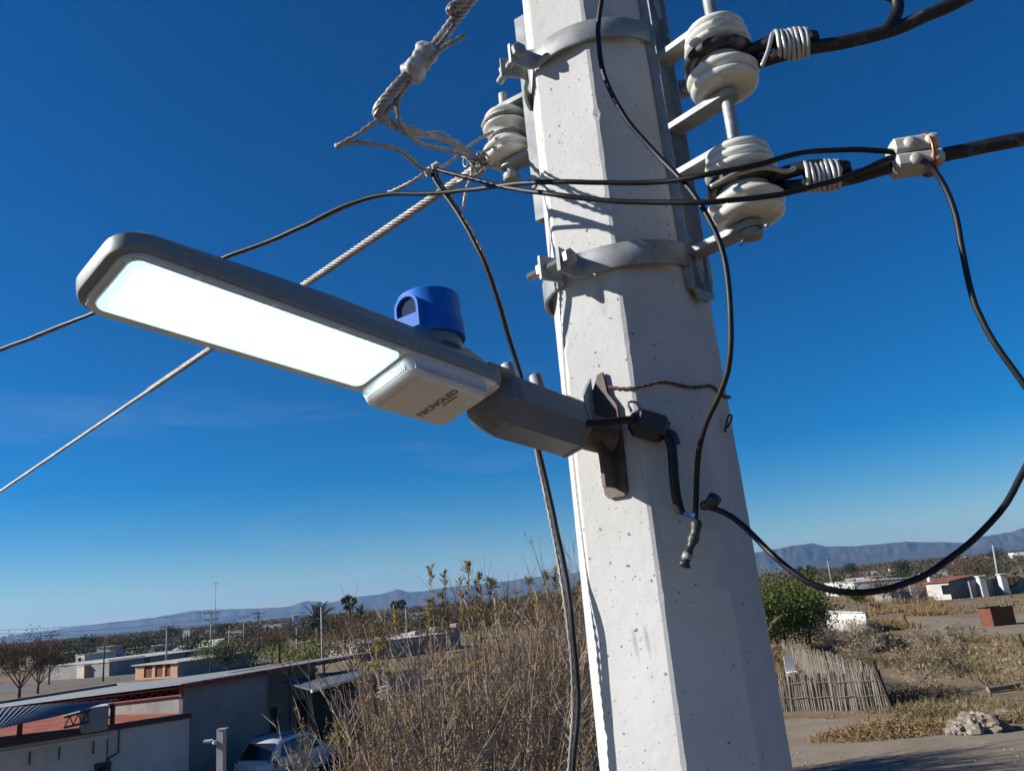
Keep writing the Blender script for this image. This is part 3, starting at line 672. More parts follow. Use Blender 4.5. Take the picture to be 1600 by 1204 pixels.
def coil(label, a, b, turns, r, tails):
    A_, B_ = at(*a), at(*b); ax = (B_-A_); u = Vector((0, 0, 1)); u = (u-ax.normalized()*u.dot(ax.normalized())).normalized(); w = ax.normalized().cross(u)
    pts = []; n = turns*16
    for k in range(n+1):
        q = 2*math.pi*k/16; f = k/n
        pts.append(A_+ax*(f+.012*math.sin(q*2.3))+(u*math.cos(q)*1.25+w*math.sin(q)*.85)*r*(1+.05*math.sin(k*.7))+u*.008)
    t0, t1 = tails
    p = [at(*q) for q in t0]+pts+[at(*q) for q in t1]
    mb = MB(); mb.tube(spline(p, .004), .0031, 8); return tag(obj('tie_wire', mb, M['tie'], None, True), label, 'tie wire', 'coils of tie wire on the power cables')
coil('silver tie wire coiled round the upper power cable', (1213, 80, .93), (1264, 74, .925), 7, .0165, [[(1190, 104, .925), (1200, 80, .92), (1206, 55, .92)], [(1266, 56, .92), (1250, 52, .92), (1243, 57, .92)]])
coil('silver tie wire coiled round the lower power cable', (1258, 286, .93), (1313, 281, .925), 7, .0155, [[(1110, 292, .90), (1150, 272, .89), (1195, 262, .90), (1230, 268, .92)], [(1312, 270, .92), (1290, 266, .92), (1275, 262, .92)]])
# grey parallel-groove connector
ca, cb_ = at(1396, 250, .915), at(1462, 240, .908); cx = (cb_-ca).normalized(); cz = (up-cx*up.dot(cx)).normalized(); cy = cz.cross(cx); cc = (ca+cb_)/2
co = thing('cable_connector', cc, 'grey moulded connector clamped on the lower power cable', 'connector')
mb = MB(); mb.bbox(cc+cz*.012, cy, cz, cx, .036, .021, .059, .004); obj('upper_shell', mb, M['connector'], co)
mb = MB(); mb.bbox(cc-cz*.0105, cy, cz, cx, .038, .020, .060, .004); obj('lower_shell', mb, M['connector'], co)
for (o_, s_) in ((-.008, 1), (.018, 1), (-.006, -1), (.02, -1)):
    mb = MB(); mb.lathe(cc+cx*o_-cy*.0165*1+cz*.012*s_, -cy, [(.0085, 0), (.0085, .002), (.006, .005), (.003, .006)], 16); obj('screw_boss', mb, M['connector'], co, True, 50)
mb = MB(); pts = []
for k in range(33):
    a = 2*math.pi*k/16; pts.append(cc+cx*(.012+.003*k/16)+(cz*math.cos(a)*.0285+cy*math.sin(a)*.024))
mb.tube(pts, .0018, 6); tag(obj('copper_wire', mb, M['copper'], None, True), 'bare copper wire wrapped round the grey connector', 'wire')

TH = .0036
cable('upper thin black cable crossing the pole from the connector', W([(1400, 240, .905), (1390, 237, .905), (1330, 235, .905), (1250, 239, .90), (1180, 258, .885), (1100, 275, .88), (1030, 285, .91), (950, 286, .93), (870, 285, .95), (800, 288, 1.0),
    (740, 296, 1.05), (660, 303, 1.1), (600, 304, 1.13), (545, 319, 1.16), (480, 350, 1.2), (420, 376, 1.24), (350, 402, 1.28), (270, 437, 1.34), (130, 495, 1.45), (60, 523, 1.55), (0, 546, 1.65), (-120, 600, 1.9)]), TH, M['black_cable'])
cable('lower thin black cable crossing the pole from the connector', W([(1400, 247, .905), (1388, 248, .903), (1330, 275, .895), (1270, 292, .885), (1200, 307, .875), (1100, 316, .875), (1000, 316, .91), (930, 312, .93), (860, 304, .95), (800, 295, 1.0), (740, 280, 1.05), (695, 268, 1.08), (681, 264, 1.09),
    (677, 275, 1.09), (690, 298, 1.085), (720, 342, 1.07), (752, 400, 1.06), (778, 470, 1.07), (800, 540, 1.09), (818, 600, 1.10), (836, 680, 1.10), (852, 750, 1.10), (868, 820, 1.09), (882, 890, 1.08), (893, 960, 1.07), (901, 1030, 1.07), (903, 1100, 1.07), (898, 1170, 1.07), (889, 1260, 1.07), (870, 1400, 1.07)]), TH, M['black_cable'])
mb = MB(); base = W([(676, 262, 1.10), (677, 275, 1.095), (690, 298, 1.09), (720, 342, 1.075), (752, 400, 1.065), (778, 470, 1.075), (800, 540, 1.095), (818, 600, 1.105), (836, 680, 1.105), (852, 750, 1.105), (868, 820, 1.095), (882, 890, 1.085), (893, 960, 1.075), (901, 1030, 1.075), (903, 1100, 1.075), (898, 1170, 1.075), (889, 1260, 1.075), (870, 1400, 1.075)])
base = [p+Vector((math.cos(i*.055)*.0068, math.sin(i*.055)*.0068, 0)) for i, p in enumerate(base)]
strand(mb, base, 7, .0024, .0011, .030); tag(obj('bare_strand', mb, M['aluminium'], None, True), 'bare metal strand twisted along the black cable hanging down left of the pole', 'wire')
cable('single black wire looping down the front of the pole to a taped end', W([(948, -40, .915), (940, 0, .92), (935, 50, .93), (943, 115, .935), (975, 180, .935), (1025, 240, .925), (1070, 287, .90), (1106, 338, .885), (1130, 400, .88), (1141, 480, .88), (1141, 560, .89), (1126, 615, .91), (1103, 660, .94), (1091, 700, .965), (1087, 750, .98), (1086, 800, .99), (1085, 830, .992), (1076, 862, .992), (1070, 880, .99)]), TH, M['black_cable'])
mb = MB(); tp = W([(1088, 812, .988), (1086, 832, .988), (1080, 850, .988), (1073, 868, .986), (1069, 884, .984)], .004)
mb.tube(tp, [.0062+.0012*math.sin(i*1.7)+.0008*math.sin(i*.6) for i in range(len(tp))], 12); tag(obj('taped_joint', mb, M['tape'], None, True), 'black taped cable end hanging on the shaded pole face', 'taped joint')
mb = MB(); tp = W([(1075, 865, .983), (1072, 873, .982)], .004); mb.tube(tp, .0064, 12); tag(obj('crimp_sleeve', mb, M['galv'], None, True), 'small shiny crimp at the bottom of the taped cable end', 'crimp')
cable('long black wire sagging in a loop at the right of the pole', W([(1440, 250, .89), (1452, 257, .89), (1470, 280, .89), (1490, 325, .89), (1505, 400, .89), (1525, 478, .89), (1560, 545, .885), (1600, 602, .88), (1632, 660, .88), (1600, 733, .88), (1560, 800, .88), (1500, 860, .88), (1430, 905, .88), (1350, 926, .88), (1272, 915, .885), (1212, 872, .91), (1162, 822, .95), (1130, 800, .975), (1100, 790, .985)]), TH, M['black_cable'])
mb = MB(); tp = W([(1096, 790, .985), (1106, 788, .98), (1113, 783, .975), (1118, 776, .97)], .003); mb.tube(tp, [.005, .0065, .006, .0075]+[.0085]*(len(tp)-4), 10)
tag(obj('taped_joint', mb, M['tape'], None, True), 'short black taped knob where the sagging wire meets the pole', 'taped joint')
# black connector box with its cables
bxc = facept(172, .018, EYE+.235, .008); n2 = comp(172); t2 = Vector((n2.y, -n2.x, 0))
bp = at(1014, 665, .999)
sb = thing('junction_box', bp, 'small black plastic connector box on the shaded face of the pole', 'junction box')
tl = (t2*-.94-up*.34).normalized(); tu = (up*.94-t2*.34).normalized()
mb = MB(); mb.bbox(bp, tl, tu, n2, .052, .036, .030, .009); obj('case', mb, M['black_plastic'], sb)
mb = MB(); mb.bbox(bp+n2*.0165, tl, tu, n2, .038, .024, .004, .0015); obj('lid', mb, M['black_plastic'], sb)
mb = MB(); pp = spline([bp-tl*-.0+tl*.024-tu*.004, bp+tl*.032-tu*.006, bp+tl*.038-tu*.016], .004); mb.tube(pp, [.0085]*len(pp), 12); obj('gland', mb, M['black_plastic'], sb, True, 50)
mb = MB(); mb.tube(spline([bp-tl*.026+tu*.012, bp-tl*.034+tu*.022, bp-tl*.024+tu*.026, bp-tl*.014+tu*.018], .004), .002, 6); obj('hook_wire', mb, M['aluminium'], sb, True)
cable('thick black cable from the lamp bracket to the junction box', [LM @ Vector((.56, .06, .004)), at(945, 660, .985), at(965, 657, .985), at(990, 655, .985)], .0052, M['black_cable'])
cable('thick black cable hanging from the junction box', W([(1036, 672, .995), (1044, 684, .992), (1049, 700, .992), (1052, 740, .992), (1056, 775, .993), (1064, 803, .995)]), .0066, M['black_cable'])
cable('short blue wire between the two hanging black cables', W([(1062, 800, .993), (1070, 803, .99), (1078, 805, .99), (1086, 806, .988)]), .0022, M['wire_blue'], 'wire', name='blue_wire')
# rusty tie wire round the pole
zt = EYE+.262; path = []
for k in range(81):
    a = 225-258*k/80; q = comp(a)
    # follow the octagon
    rad = min(apothem(zt)/max(.01, q.dot(comp(c_))) for c_ in POLE_N if q.dot(comp(c_)) > .3)+.0035
    path.append(AX+q*rad+Vector((0, 0, zt-.012*math.sin(k/80*math.pi)+.004*math.sin(k*.5))))
mb = MB(); strand(mb, path, 2, .0016, .0014, .02, core=False); tag(obj('tie_wire', mb, M['rust_wire'], None, True), 'twisted rusty wire tied round the pole above the junction box', 'wire')
cable('tiny loop of black wire sticking out at the right edge of the pole', W([(1136, 668, 1.07), (1143, 655, 1.07), (1144, 648, 1.07), (1139, 648, 1.07), (1135, 662, 1.07), (1133, 675, 1.08)], .004), .0013, M['black_cable'], 'wire', name='wire_end')

# ---------------------------------------------------------------- guy strands on the left
def rope(label, pts, n, R, r, pitch, mat='aluminium', step=.010, name='guy_strand', cat='guy wire'):
    mb = MB(); strand(mb, W(pts, step), n, R, r, pitch); return tag(obj(name, mb, M[mat], None, True), label, cat)
YS = .93
rope('thick twisted steel strand coming down from the top edge to the cast splice', [(775, -50, YS), (735, 0, YS), (712, 30, YS), (686, 65, YS), (660, 95, YS), (635, 120, YS), (612, 145, YS), (596, 165, YS+.005), (591, 178, YS+.01), (597, 186, YS+.02)], 7, .0062, .0031, .06, name='guy_strand')
rope('second strand end lying against the thick twisted strand', [(745, -30, YS-.012), (722, 3, YS-.012), (708, 12, YS-.012), (705, 20, YS-.012)], 6, .0055, .0032, .07)
for i, (a, b) in enumerate(((-1, 1), (5, -7), (-6, 7), (9, 3))):
    rope(('upper', 'second', 'third', 'lowest')[i]+' of the parallel wires between the splice loop and the knot', [(594, 172+a, YS+.01), (606, 190+b, YS+.03), (640, 203+a, 1.0), (690, 214+b, 1.08), (716, 226+a*.7, 1.14), (737, 243+b*.5, 1.19), (744, 252, 1.21)], 5, .0017, .0011, .03)
rope('wire bent into a long point at the left of the splice', [(640, 128, YS), (628, 146, YS+.01), (610, 170, YS+.01), (570, 203, YS+.01), (535, 225, YS+.01), (527, 229, YS+.01), (530, 226, YS+.012), (560, 223, YS+.03), (600, 228, YS+.05), (622, 234, YS+.08), (640, 247, YS+.12), (655, 260, YS+.15), (667, 271, YS+.17)], 5, .0027, .0018, .03)
rope('wire curling down below the splice', [(638, 132, YS+.004), (622, 155, YS+.01), (621, 175, YS+.02), (627, 195, YS+.04), (643, 215, YS+.07), (665, 227, 1.04), (700, 234, 1.1), (730, 243, 1.17), (742, 250, 1.2)], 5, .0026, .0017, .03)
rope('short upper wire end above the splice', [(664, 88, YS-.006), (684, 72, YS-.008), (696, 58, YS-.01), (709, 39, YS-.01)], 5, .0024, .0017, .03)
rope('short lower wire end above the splice', [(672, 92, YS-.006), (688, 78, YS-.008), (705, 67, YS-.01), (727, 56, YS-.01)], 5, .0026, .0018, .03)
# cast splice
s0, s1 = at(676, 75, YS), at(637, 119, YS); mb = MB(); NS = 22; L_ = []
sx = (s1-s0).normalized(); su = sx.orthogonal().normalized(); sw = sx.cross(su)
for i in range(NS):
    f = i/(NS-1); rad = .0135*(1+.10*math.sin(f*9)+.05*math.sin(f*27+1))*(.72+.28*min(1, min(f, 1-f)*9))
    L_.append([s0+(s1-s0)*f+(su*math.cos(a)*(1.15+.2*math.sin(3*a+f*6))+sw*math.sin(a))*rad for a in [2*math.pi*k/20 for k in range(20)]])
mb.loft(L_); tag(obj('cable_splice', mb, M['splice'], None, True, 50), 'lumpy cast metal splice on the thick strand at the top', 'cable splice')
# the long guy that runs off to the lower left
ga, gb = at(757, 254, 1.24), at(-60, 808, 3.4)
def gline(f): return ga.lerp(gb, f)
mb = MB(); strand(mb, [gline(i/120*.42) for i in range(121)], 6, .0058, .0030, .075); strand(mb, [gline(.40+.60*i/220) for i in range(221)], 6, .0038, .0022, .06)
tag(obj('guy_strand', mb, M['aluminium'], None, True), 'long straight guy strand running behind the lamp to the lower left', 'guy wire')
rope('thin wire from the left insulator down to the small knot', [(770, 206, 1.21), (745, 220, 1.19), (722, 238, 1.16), (705, 252, 1.13), (690, 261, 1.11), (680, 262, 1.10)], 5, .0022, .0015, .03)
rope('thin wire from the small knot down to the lamp back', [(668, 268, 1.10), (640, 286, 1.11), (600, 304, 1.135), (560, 315, 1.165), (520, 333, 1.185), (480, 352, 1.205), (420, 378, 1.245), (350, 404, 1.285), (270, 439, 1.345), (130, 496, 1.455), (60, 525, 1.555), (0, 548, 1.655), (-100, 590, 1.88)], 5, .0024, .0016, .03)
rope('wire from the left insulator groove to the knot', [(772, 228, 1.21), (755, 238, 1.21), (744, 250, 1.21), (738, 262, 1.21), (736, 275, 1.21), (728, 300, 1.21), (724, 325, 1.21)], 4, .0022, .0016, .03)
rope('wire from the bottom of the left insulator to the guy strand', [(775, 256, 1.22), (760, 262, 1.22), (748, 272, 1.225), (735, 276, 1.23), (715, 285, 1.24)], 4, .0026, .0018, .03)
mb = MB(); r9 = random.Random(4)
kc = at(743, 253, 1.20)
for k in range(9):
    d = Vector((r9.uniform(-1, 1), r9.uniform(-.5, .5), r9.uniform(-1, 1))).normalized(); e = d.orthogonal().normalized(); h = d.cross(e)
    c_ = kc+Vector((r9.uniform(-.018, .02), r9.uniform(-.01, .01), r9.uniform(-.018, .018)))
    mb.tube([c_+(e*math.cos(q*.5)+h*math.sin(q*.5))*.0085+d*(q*.0006) for q in range(18)], .0017, 6)
tag(obj('wire_knot', mb, M['aluminium'], None, True), 'tangled knot of wire ends beside the left insulator', 'wire knot')
for (px, py, lb) in ((670, 268, 'left small ball of wound wire on the thin wires'), (682, 260, 'right small ball of wound wire at the bend of the black cable')):
    mb = MB(); c_ = at(px, py, 1.09)
    for k in range(6):
        d = (at(px+10, py-6, 1.09)-c_).normalized(); e = d.orthogonal().normalized(); h = d.cross(e)
        mb.tube([c_+d*(.0018*(k-3))+(e*math.cos(q*.7)+h*math.sin(q*.7))*.0055 for q in range(10)], .0016, 6)
    tag(obj('wire_wrap', mb, M['tie'], None, True), lb, 'wire wrap')

# ---------------------------------------------------------------- background: buildings
def wall(mb, p0, p1, z0, z1, th, openings=()):
    # wall from p0 to p1 (plan), outer face on the right-hand side of p0->p1; openings (u0,u1,z0,z1)
    p0, p1 = Vector((p0[0], p0[1], 0)), Vector((p1[0], p1[1], 0)); L = (p1-p0).length; d = (p1-p0)/L; n = Vector((d.y, -d.x, 0))
    us = sorted({0, L, *[o[0] for o in openings], *[o[1] for o in openings]}); zs_ = sorted({z0, z1, *[o[2] for o in openings], *[o[3] for o in openings]})
    def solid(i, j):
        if i < 0 or j < 0 or i >= len(us)-1 or j >= len(zs_)-1: return False
        u, z = (us[i]+us[i+1])/2, (zs_[j]+zs_[j+1])/2
        return not any(o[0] < u < o[1] and o[2] < z < o[3] for o in openings)
    P = lambda u, z, k: p0+d*u-n*(th*k)+Vector((0, 0, z))
    for i in range(len(us)-1):
        for j in range(len(zs_)-1):
            if not solid(i, j): continue
            a, b, c, e = us[i], us[i+1], zs_[j], zs_[j+1]
            mb.quad(P(a, c, 0), P(b, c, 0), P(b, e, 0), P(a, e, 0)); mb.quad(P(b, c, 1), P(a, c, 1), P(a, e, 1), P(b, e, 1))
            if not solid(i-1, j): mb.quad(P(a, c, 1), P(a, c, 0), P(a, e, 0), P(a, e, 1))
            if not solid(i+1, j): mb.quad(P(b, c, 0), P(b, c, 1), P(b, e, 1), P(b, e, 0))
            if not solid(i, j-1): mb.quad(P(a, c, 0), P(a, c, 1), P(b, c, 1), P(b, c, 0))
            if not solid(i, j+1): mb.quad(P(a, e, 0), P(b, e, 0), P(b, e, 1), P(a, e, 1))
    return mb
def V2(v): return Vector((v[0], v[1], 0))
def house(label, p0, p1, depth, h, wmat, rmat, openings=(), parapet=.12, cat='house', name='house', overhang=.12, slope=0.0, side_mat=None, omat='glass_dark'):
    # p0->p1 front wall seen from the camera, left to right
    p0, p1 = V2(p0), V2(p1); d = (p1-p0).normalized(); n = Vector((d.y, -d.x, 0)); L = (p1-p0).length
    t = thing(name, (p0+p1)/2, label, cat)
    q0, q1 = p0-n*depth, p1-n*depth
    obj('front_wall', wall(MB(), p0, p1, 0, h, .2, openings), M[wmat], t)
    sm = M[side_mat or wmat]
    for a, b in ((p1-n*.2, q1+n*.2), (q1, q0), (q0+n*.2, p0-n*.2)): obj('wall', wall(MB(), a, b, 0, h-.003, .2), sm, t)
    mb = MB(); o_ = overhang
    c = [p0+n*o_-d*o_, p1+n*o_+d*o_, q1-n*o_+d*o_, q0-n*o_-d*o_]
    zz_ = [h, h, h-slope, h-slope]
    mb.loft([[p+Vector((0, 0, z+.003)) for p, z in zip(c, zz_)], [p+Vector((0, 0, z+parapet)) for p, z in zip(c, zz_)]])
    obj('roof', mb, M[rmat], t)
    for (u0, u1, z0, z1) in openings:
        w = MB(); a = p0+d*u0-n*.12; b = p0+d*u1-n*.12
        w.loft([[a+up*z0, b+up*z0, b+up*z1, a+up*z1], [p-n*.04 for p in (a+up*z0, b+up*z0, b+up*z1, a+up*z1)]])
        obj('door' if z0 < .2 else 'window', w, M[omat], t)
    return t

# --- the big shed at the lower left
ZR = 3.95; C0 = V2(g(286, 1066, ZR)); C1 = V2(g(556, 1021, ZR))
dR = (C1-C0).normalized(); dL = Vector((-dR.y, dR.x, 0)); LR = (C1-C0).length; nR = Vector((dR.y, -dR.x, 0))
shed = thing('warehouse', C0, 'large grey cement shed with sheet metal roof and red trusses at lower left', 'warehouse')
LD = 18.0; S_LOW = .95
b_open = C0+dR*(LR*.44)
obj('wall', wall(MB(), C0, b_open, 0, ZR-.1, .2), M['block_shade'], shed)
lw = MB(); lw.loft([[C0+dL*b+up*z for b, z in ((.003, 0), (LD, 0), (LD, ZR-.46-S_LOW), (.003, ZR-.46))], [C0+dR*.2+dL*b+up*z for b, z in ((.003, 0), (LD, 0), (LD, ZR-.46-S_LOW), (.003, ZR-.46))]]); obj('sunlit_wall', lw, M['block_wall'], shed)
obj('wall', wall(MB(), C1, C1+dL*LD, 0, ZR-.8, .2), M['block_shade'], shed)
obj('wall', wall(MB(), C1+dL*LD, C0+dL*LD, 0, ZR-.8, .2), M['block_shade'], shed)
ic = b_open+dL*2.6; ie = C1+dL*2.6                        # recessed bay
obj('wall', wall(MB(), b_open, ic, 0, ZR-.1, .2), M['block_shade'], shed)
obj('bay_wall', wall(MB(), ic, ie, 0, ZR-.1, .2, [(.6, 1.5, 0, 2.1), (2.2, 3.0, 0, 2.0), (4.3, 5.0, 0, 2.1)]), M['block_shade'], shed)
for u_ in (.6, 2.2, 4.3):
    a = ic+dR*u_+dL*.1; w = MB(); w.frame(a+dR*.42+up*1.02, dR, dL, up, .84, .05, 2.04); obj('door', w, M['dark_steel'], shed)
for u_ in (2.0, 3.9, 5.6): 
    w = MB(); w.frame(ic+dR*u_-dL*.05+up*1.7, dR, dL, up, .25, .1, 3.38); obj('pilaster', w, M['block_shade'], shed)
def roofpt(a, b, z): return C0+dR*a+dL*b+up*(z-S_LOW*b/LD)
nsheet = 11; e_ = .45
for k in range(nsheet):                                    # corrugated roof sheets, each its own
    a0 = -e_+(LR+2*e_-.1)*k/nsheet; a1 = -e_+(LR+2*e_-.1)*(k+1)/nsheet; mb = MB(); nn = 28; vs = []
    for j, b in enumerate((-e_, LD+e_)):
        for i in range(nn+1):
            a = a0+(a1-a0+.05)*i/nn; vs.append(roofpt(a, b, ZR-.02+(.022 if i % 2 else -.022)+.003*(k % 2)))
    mb.add(vs, [(i, i+1, nn+2+i, nn+1+i) for i in range(nn)]); o = obj('roof_sheet', mb, M['roof_metal'], shed)
for b in (-.42,):
    mb = MB(); mb.frame(roofpt(LR/2, b, ZR-.13), dR, dL, up, LR+.6, .06, .16); obj('edge_beam', mb, M['red_steel'], shed)
for k in range(7):
    mb = MB(); mb.frame(roofpt(.9+k*(LR-1.2)/6, -.50, ZR-.09), dR, dL, up, .22, .12, .09); obj('purlin_end', mb, M['red_steel'], shed)
mb = MB()                                                  # lattice girder on the lit wall
for zz_ in (ZR-.15, ZR-.42): mb.tube([roofpt(-.08, .0, zz_), roofpt(-.08, LD, zz_)], .045, 6)
obj('truss_chord', mb, M['red_steel'], shed)
for k in range(30):
    mb = MB(); b0 = LD*k/30; mb.tube([roofpt(-.08, b0, ZR-.41), roofpt(-.08, b0+LD/60, ZR-.16), roofpt(-.08, b0+LD/30, ZR-.41)], .026, 5); obj('truss_web', mb, M['red_steel'], shed)
mb = MB(); mb.frame(roofpt(-.06, 0, ZR-.28), dR, dL, up, .1, .1, .42); obj('truss_post', mb, M['red_steel'], shed)
# lean-to awning over the bay
aw = thing('awning', C1, 'dark sheet awning with pale front edge on the right of the grey shed', 'awning')
A1, A2, A3, A4 = at(487, 1079, 32.5), at(597, 1047, 36), at(545, 1047, 40), at(440, 1066, 35.5)
mb = MB(); mb.loft([[A1, A2, A3, A4], [p+up*.05 for p in (A1, A2, A3, A4)]]); obj('sheet', mb, M['roof_metal'], aw)
mb = MB(); mb.tube([A1+up*.0-dR*.02, A2], .07, 6); obj('front_edge', mb, M['white_paint'], aw)
for p in (A2.lerp(A1, .12), A2.lerp(A3, .75)):
    mb = MB(); mb.frame(Vector((p.x, p.y, p.z/2-.02)), X3, Y3, Z3, .13, .13, p.z-.06); obj('post', mb, M['red_steel'], aw)
mb = MB(); mb.tube([A2.lerp(A1, .12)-up*.25, A2.lerp(A3, .75)-up*.25], .06, 6); obj('beam', mb, M['red_steel'], aw)

# --- low white building with red roof in front of it
HZ = 2.9
W1 = g(296, 1116, HZ); W0 = g(-70, 1173, HZ); W1, W0 = V2(W1), V2(W0); dW = (W1-W0).normalized(); nW = Vector((dW.y, -dW.x, 0)); LWb = (W1-W0).length
low = thing('low_building', (W0+W1)/2, 'low white building with red flat roof at the bottom left corner', 'building')
obj('front_wall', wall(MB(), W0, W1, 0, HZ-.12, .2), M['white_wall'], low)
obj('wall', wall(MB(), W1-nW*.2, C0+nR*.03, 0, HZ-.12, .2), M['white_wall'], low)
mb = MB(); c4 = [W0+nW*.08, W1+nW*.08+dW*.08, C0+nR*.02-dR*.02, C0-dR*.02+dL*13, W0-nW*8]
mb.loft([[p+up*(HZ-.117) for p in c4], [p+up*(HZ-.03) for p in c4]]); obj('roof', mb, M['roof_red'], low)
mb = MB(); mb.frame((W0+W1)/2+up*(HZ+.0)+nW*.02, dW, nW, up, LWb+.1, .14, .16); obj('roof_kerb', mb, M['dark_steel'], low)
mb = MB(); mb.frame((W0+W0.lerp(W1, .62))/2+up*(HZ-.28)+nW*.05, dW, nW, up, LWb*.62, .1, .14); obj('ledge', mb, M['white_wall'], low)
for f in (.16, .29, .41, .555):
    mb = MB(); p = W0.lerp(W1, f)+nW*.05; mb.tube([p+up*(HZ-.36), p+up*(HZ-.75)], .025, 6); obj('roof_spout', mb, M['dark_steel'], low)
p = W0.lerp(W1, .665)+nW*.08
mb = MB(); mb.tube([p+up*(HZ-.1), p+up*(HZ-.85), p-dW*.3+up*(HZ-.98), p-dW*.42+up*(HZ-1.35)], .03, 6); obj('conduit', mb, M['dark_steel'], low)
p = W0.lerp(W1, .60)+nW*.02
mb = MB(); mb.lathe(p+up*(HZ-1.42), nW, [(.26, 0), (.26, .05), (.2, .08), (.17, .16), (.1, .18)], 20); mb.frame(p+up*(HZ-1.42)+nW*.02, dW, nW, up, .5, .06, .7); obj('electric_meter', mb, M['black_plastic'], low)
mb = MB(); mb.tube([p+up*(HZ-.3)+nW*.02+dW*.12, p+up*(HZ-1.1)+nW*.02+dW*.12], .016, 5); mb.tube([p+up*(HZ-1.7)+nW*.02-dW*.05, p+up*.2+nW*.02-dW*.05], .016, 5); obj('cable_run', mb, M['dark_steel'], low)
# awning of blue-grey sheet on a lattice beam above the red roof
lean = thing('sheet_canopy', g(90, 1120, HZ), 'sloping blue grey sheet canopy on a lattice beam over the red roof', 'canopy')
k1, k2, k3, k4 = at(-90, 1112, 29), at(186, 1091, 30), at(100, 1115, 26), at(-90, 1158, 23.5)
nn = 60; mb = MB(); vs = []
for i in range(nn+1):
    f = i/nn; a = k1.lerp(k2, f); b = k4.lerp(k3, f); w_ = up*(.02 if i % 2 else -.02); vs += [a+w_, b+w_]
mb.add(vs, [(2*i, 2*i+1, 2*i+3, 2*i+2) for i in range(nn)]); obj('sheet', mb, M['roof_metal'], lean)
t0, t1 = k2.lerp(k3, .12)-up*.12, k2.lerp(k3, .98)-up*.10
mb = MB(); mb.tube([t0, t1], .035, 6); mb.tube([t0-up*.42, t1-up*.30], .035, 6); obj('chord', mb, M['dark_steel'], lean)
for i in range(6):
    mb = MB(); f0, f1, f2 = i/6, (i+.5)/6, (i+1)/6
    B_ = lambda f: t0.lerp(t1, f)-up*(.42-.12*f)
    mb.tube([B_(f0), t0.lerp(t1, f1), B_(f2)], .02, 5); obj('lattice_bar', mb, M['dark_steel'], lean)
mb = MB(); mb.frame(Vector((t0.x, t0.y, (t0.z+HZ)/2-.2)), X3, Y3, Z3, .12, .12, t0.z-HZ+.35); obj('post', mb, M['red_steel'], lean)
q_ = g(30, 1150, HZ); mb = MB(); mb.frame(Vector((q_.x, q_.y, HZ+.25)), X3, Y3, Z3, .12, .12, .6); obj('post', mb, M['red_steel'], lean)
# air cooler on the red roof
q_ = g(146, 1142, HZ-.03); ac = thing('air_cooler', q_, 'grey boxy air cooler standing on the red roof', 'air cooler')
mb = MB(); mb.bbox(q_+up*.38, dW, nW, up, .78, .7, .74, .03); obj('case', mb, M['galv_dark'], ac)
for k in range(6): mb = MB(); mb.frame(q_+up*(.12+.1*k)+nW*.36, dW, nW, up, .62, .02, .05); obj('louvre', mb, M['galv_dark'], ac)
mb = MB(); mb.bbox(q_+up*.775, dW, nW, up, .82, .74, .05, .02); obj('lid', mb, M['white_paint'], ac)

# --- post with a small lamp
pt_ = at(346, 1139, 16.0); gp = thing('lamp_post', (pt_.x, pt_.y, 0), 'square grey steel post with a small lamp arm at the bottom edge', 'lamp post')
mb = MB(); mb.frame(Vector((pt_.x, pt_.y, pt_.z/2)), comp(98), comp(188), Z3, .13, .13, pt_.z); obj('shaft', mb, M['post_grey'], gp)
mb = MB(); mb.frame(Vector((pt_.x+.03, pt_.y-.01, pt_.z+.012)), comp(98), comp(188), Z3, .17, .15, .02); obj('cap', mb, M['post_grey'], gp)
a0_ = Vector((pt_.x-.06, pt_.y, pt_.z-.20)); mb = MB(); mb.tube([a0_, a0_+Vector((-.14, -.05, .0)), a0_+Vector((-.24, -.08, .03))], .022, 8); obj('arm', mb, M['post_grey'], gp)
mb = MB(); mb.frame(a0_+Vector((-.17, -.06, .03)), X3, Y3, Z3, .16, .1, .03); obj('lamp_head', mb, M['white_paint'], gp)
mb = MB(); mb.lathe(a0_+Vector((-.03, -.05, -.01)), comp(200), [(.02, -.03), (.04, 0), (.04, .05), (.02, .07)], 12); obj('sensor', mb, M['white_paint'], gp, True)

# --- parked car
cpos = g(394, 1238); hd = 22
CF = comp(hd); CS = Vector((CF.y, -CF.x, 0)); cpos = Vector((cpos.x, cpos.y, 0))
car = thing('parked_car', cpos, 'silver sport utility car parked beside the grey shed, seen from behind', 'car')
def cp(x, y, z): return cpos+CF*x+CS*y+up*z               # x forward from the rear bumper, y right
secs = [  # x, half width low, half width belt, belt height, bottom
    (0.0, .80, .82, .92, .45), (.06, .88, .90, 1.02, .32), (.35, .90, .92, 1.05, .28), (1.2, .91, .93, 1.03, .26), (2.4, .91, .93, 1.00, .26), (3.3, .91, .92, .97, .26), (4.0, .88, .88, .90, .28), (4.45, .78, .76, .78, .34), (4.55, .60, .58, .66, .42)]
loops = []
for (x, wl_, wb, hb, bt) in secs:
    loops.append([cp(x, s_*w_, z_) for (s_, w_, z_) in ((1, wl_*.94, bt), (1, wl_, bt+.15), (1, wb, hb-.22), (1, wb*.97, hb), (1, wb*.5, hb+.012), (-1, wb*.5, hb+.012), (-1, wb*.97, hb), (-1, wb, hb-.22), (-1, wl_, bt+.15), (-1, wl_*.94, bt))])
mb = MB(); mb.loft(loops); obj('body', mb, M['car_paint'], car, True, 40)
cab = [(.10, .80, 1.02), (.55, .70, 1.56), (.75, .68, 1.66), (1.6, .68, 1.71), (2.3, .68, 1.68), (2.55, .68, 1.60), (3.35, .78, .98)]
loops = [[cp(x, w_*1.0, .97), cp(x, w_*.99, h_-.06), cp(x, w_*.9, h_), cp(x, -w_*.9, h_), cp(x, -w_*.99, h_-.06), cp(x, -w_, .97)] for (x, w_, h_) in cab]
loops = []
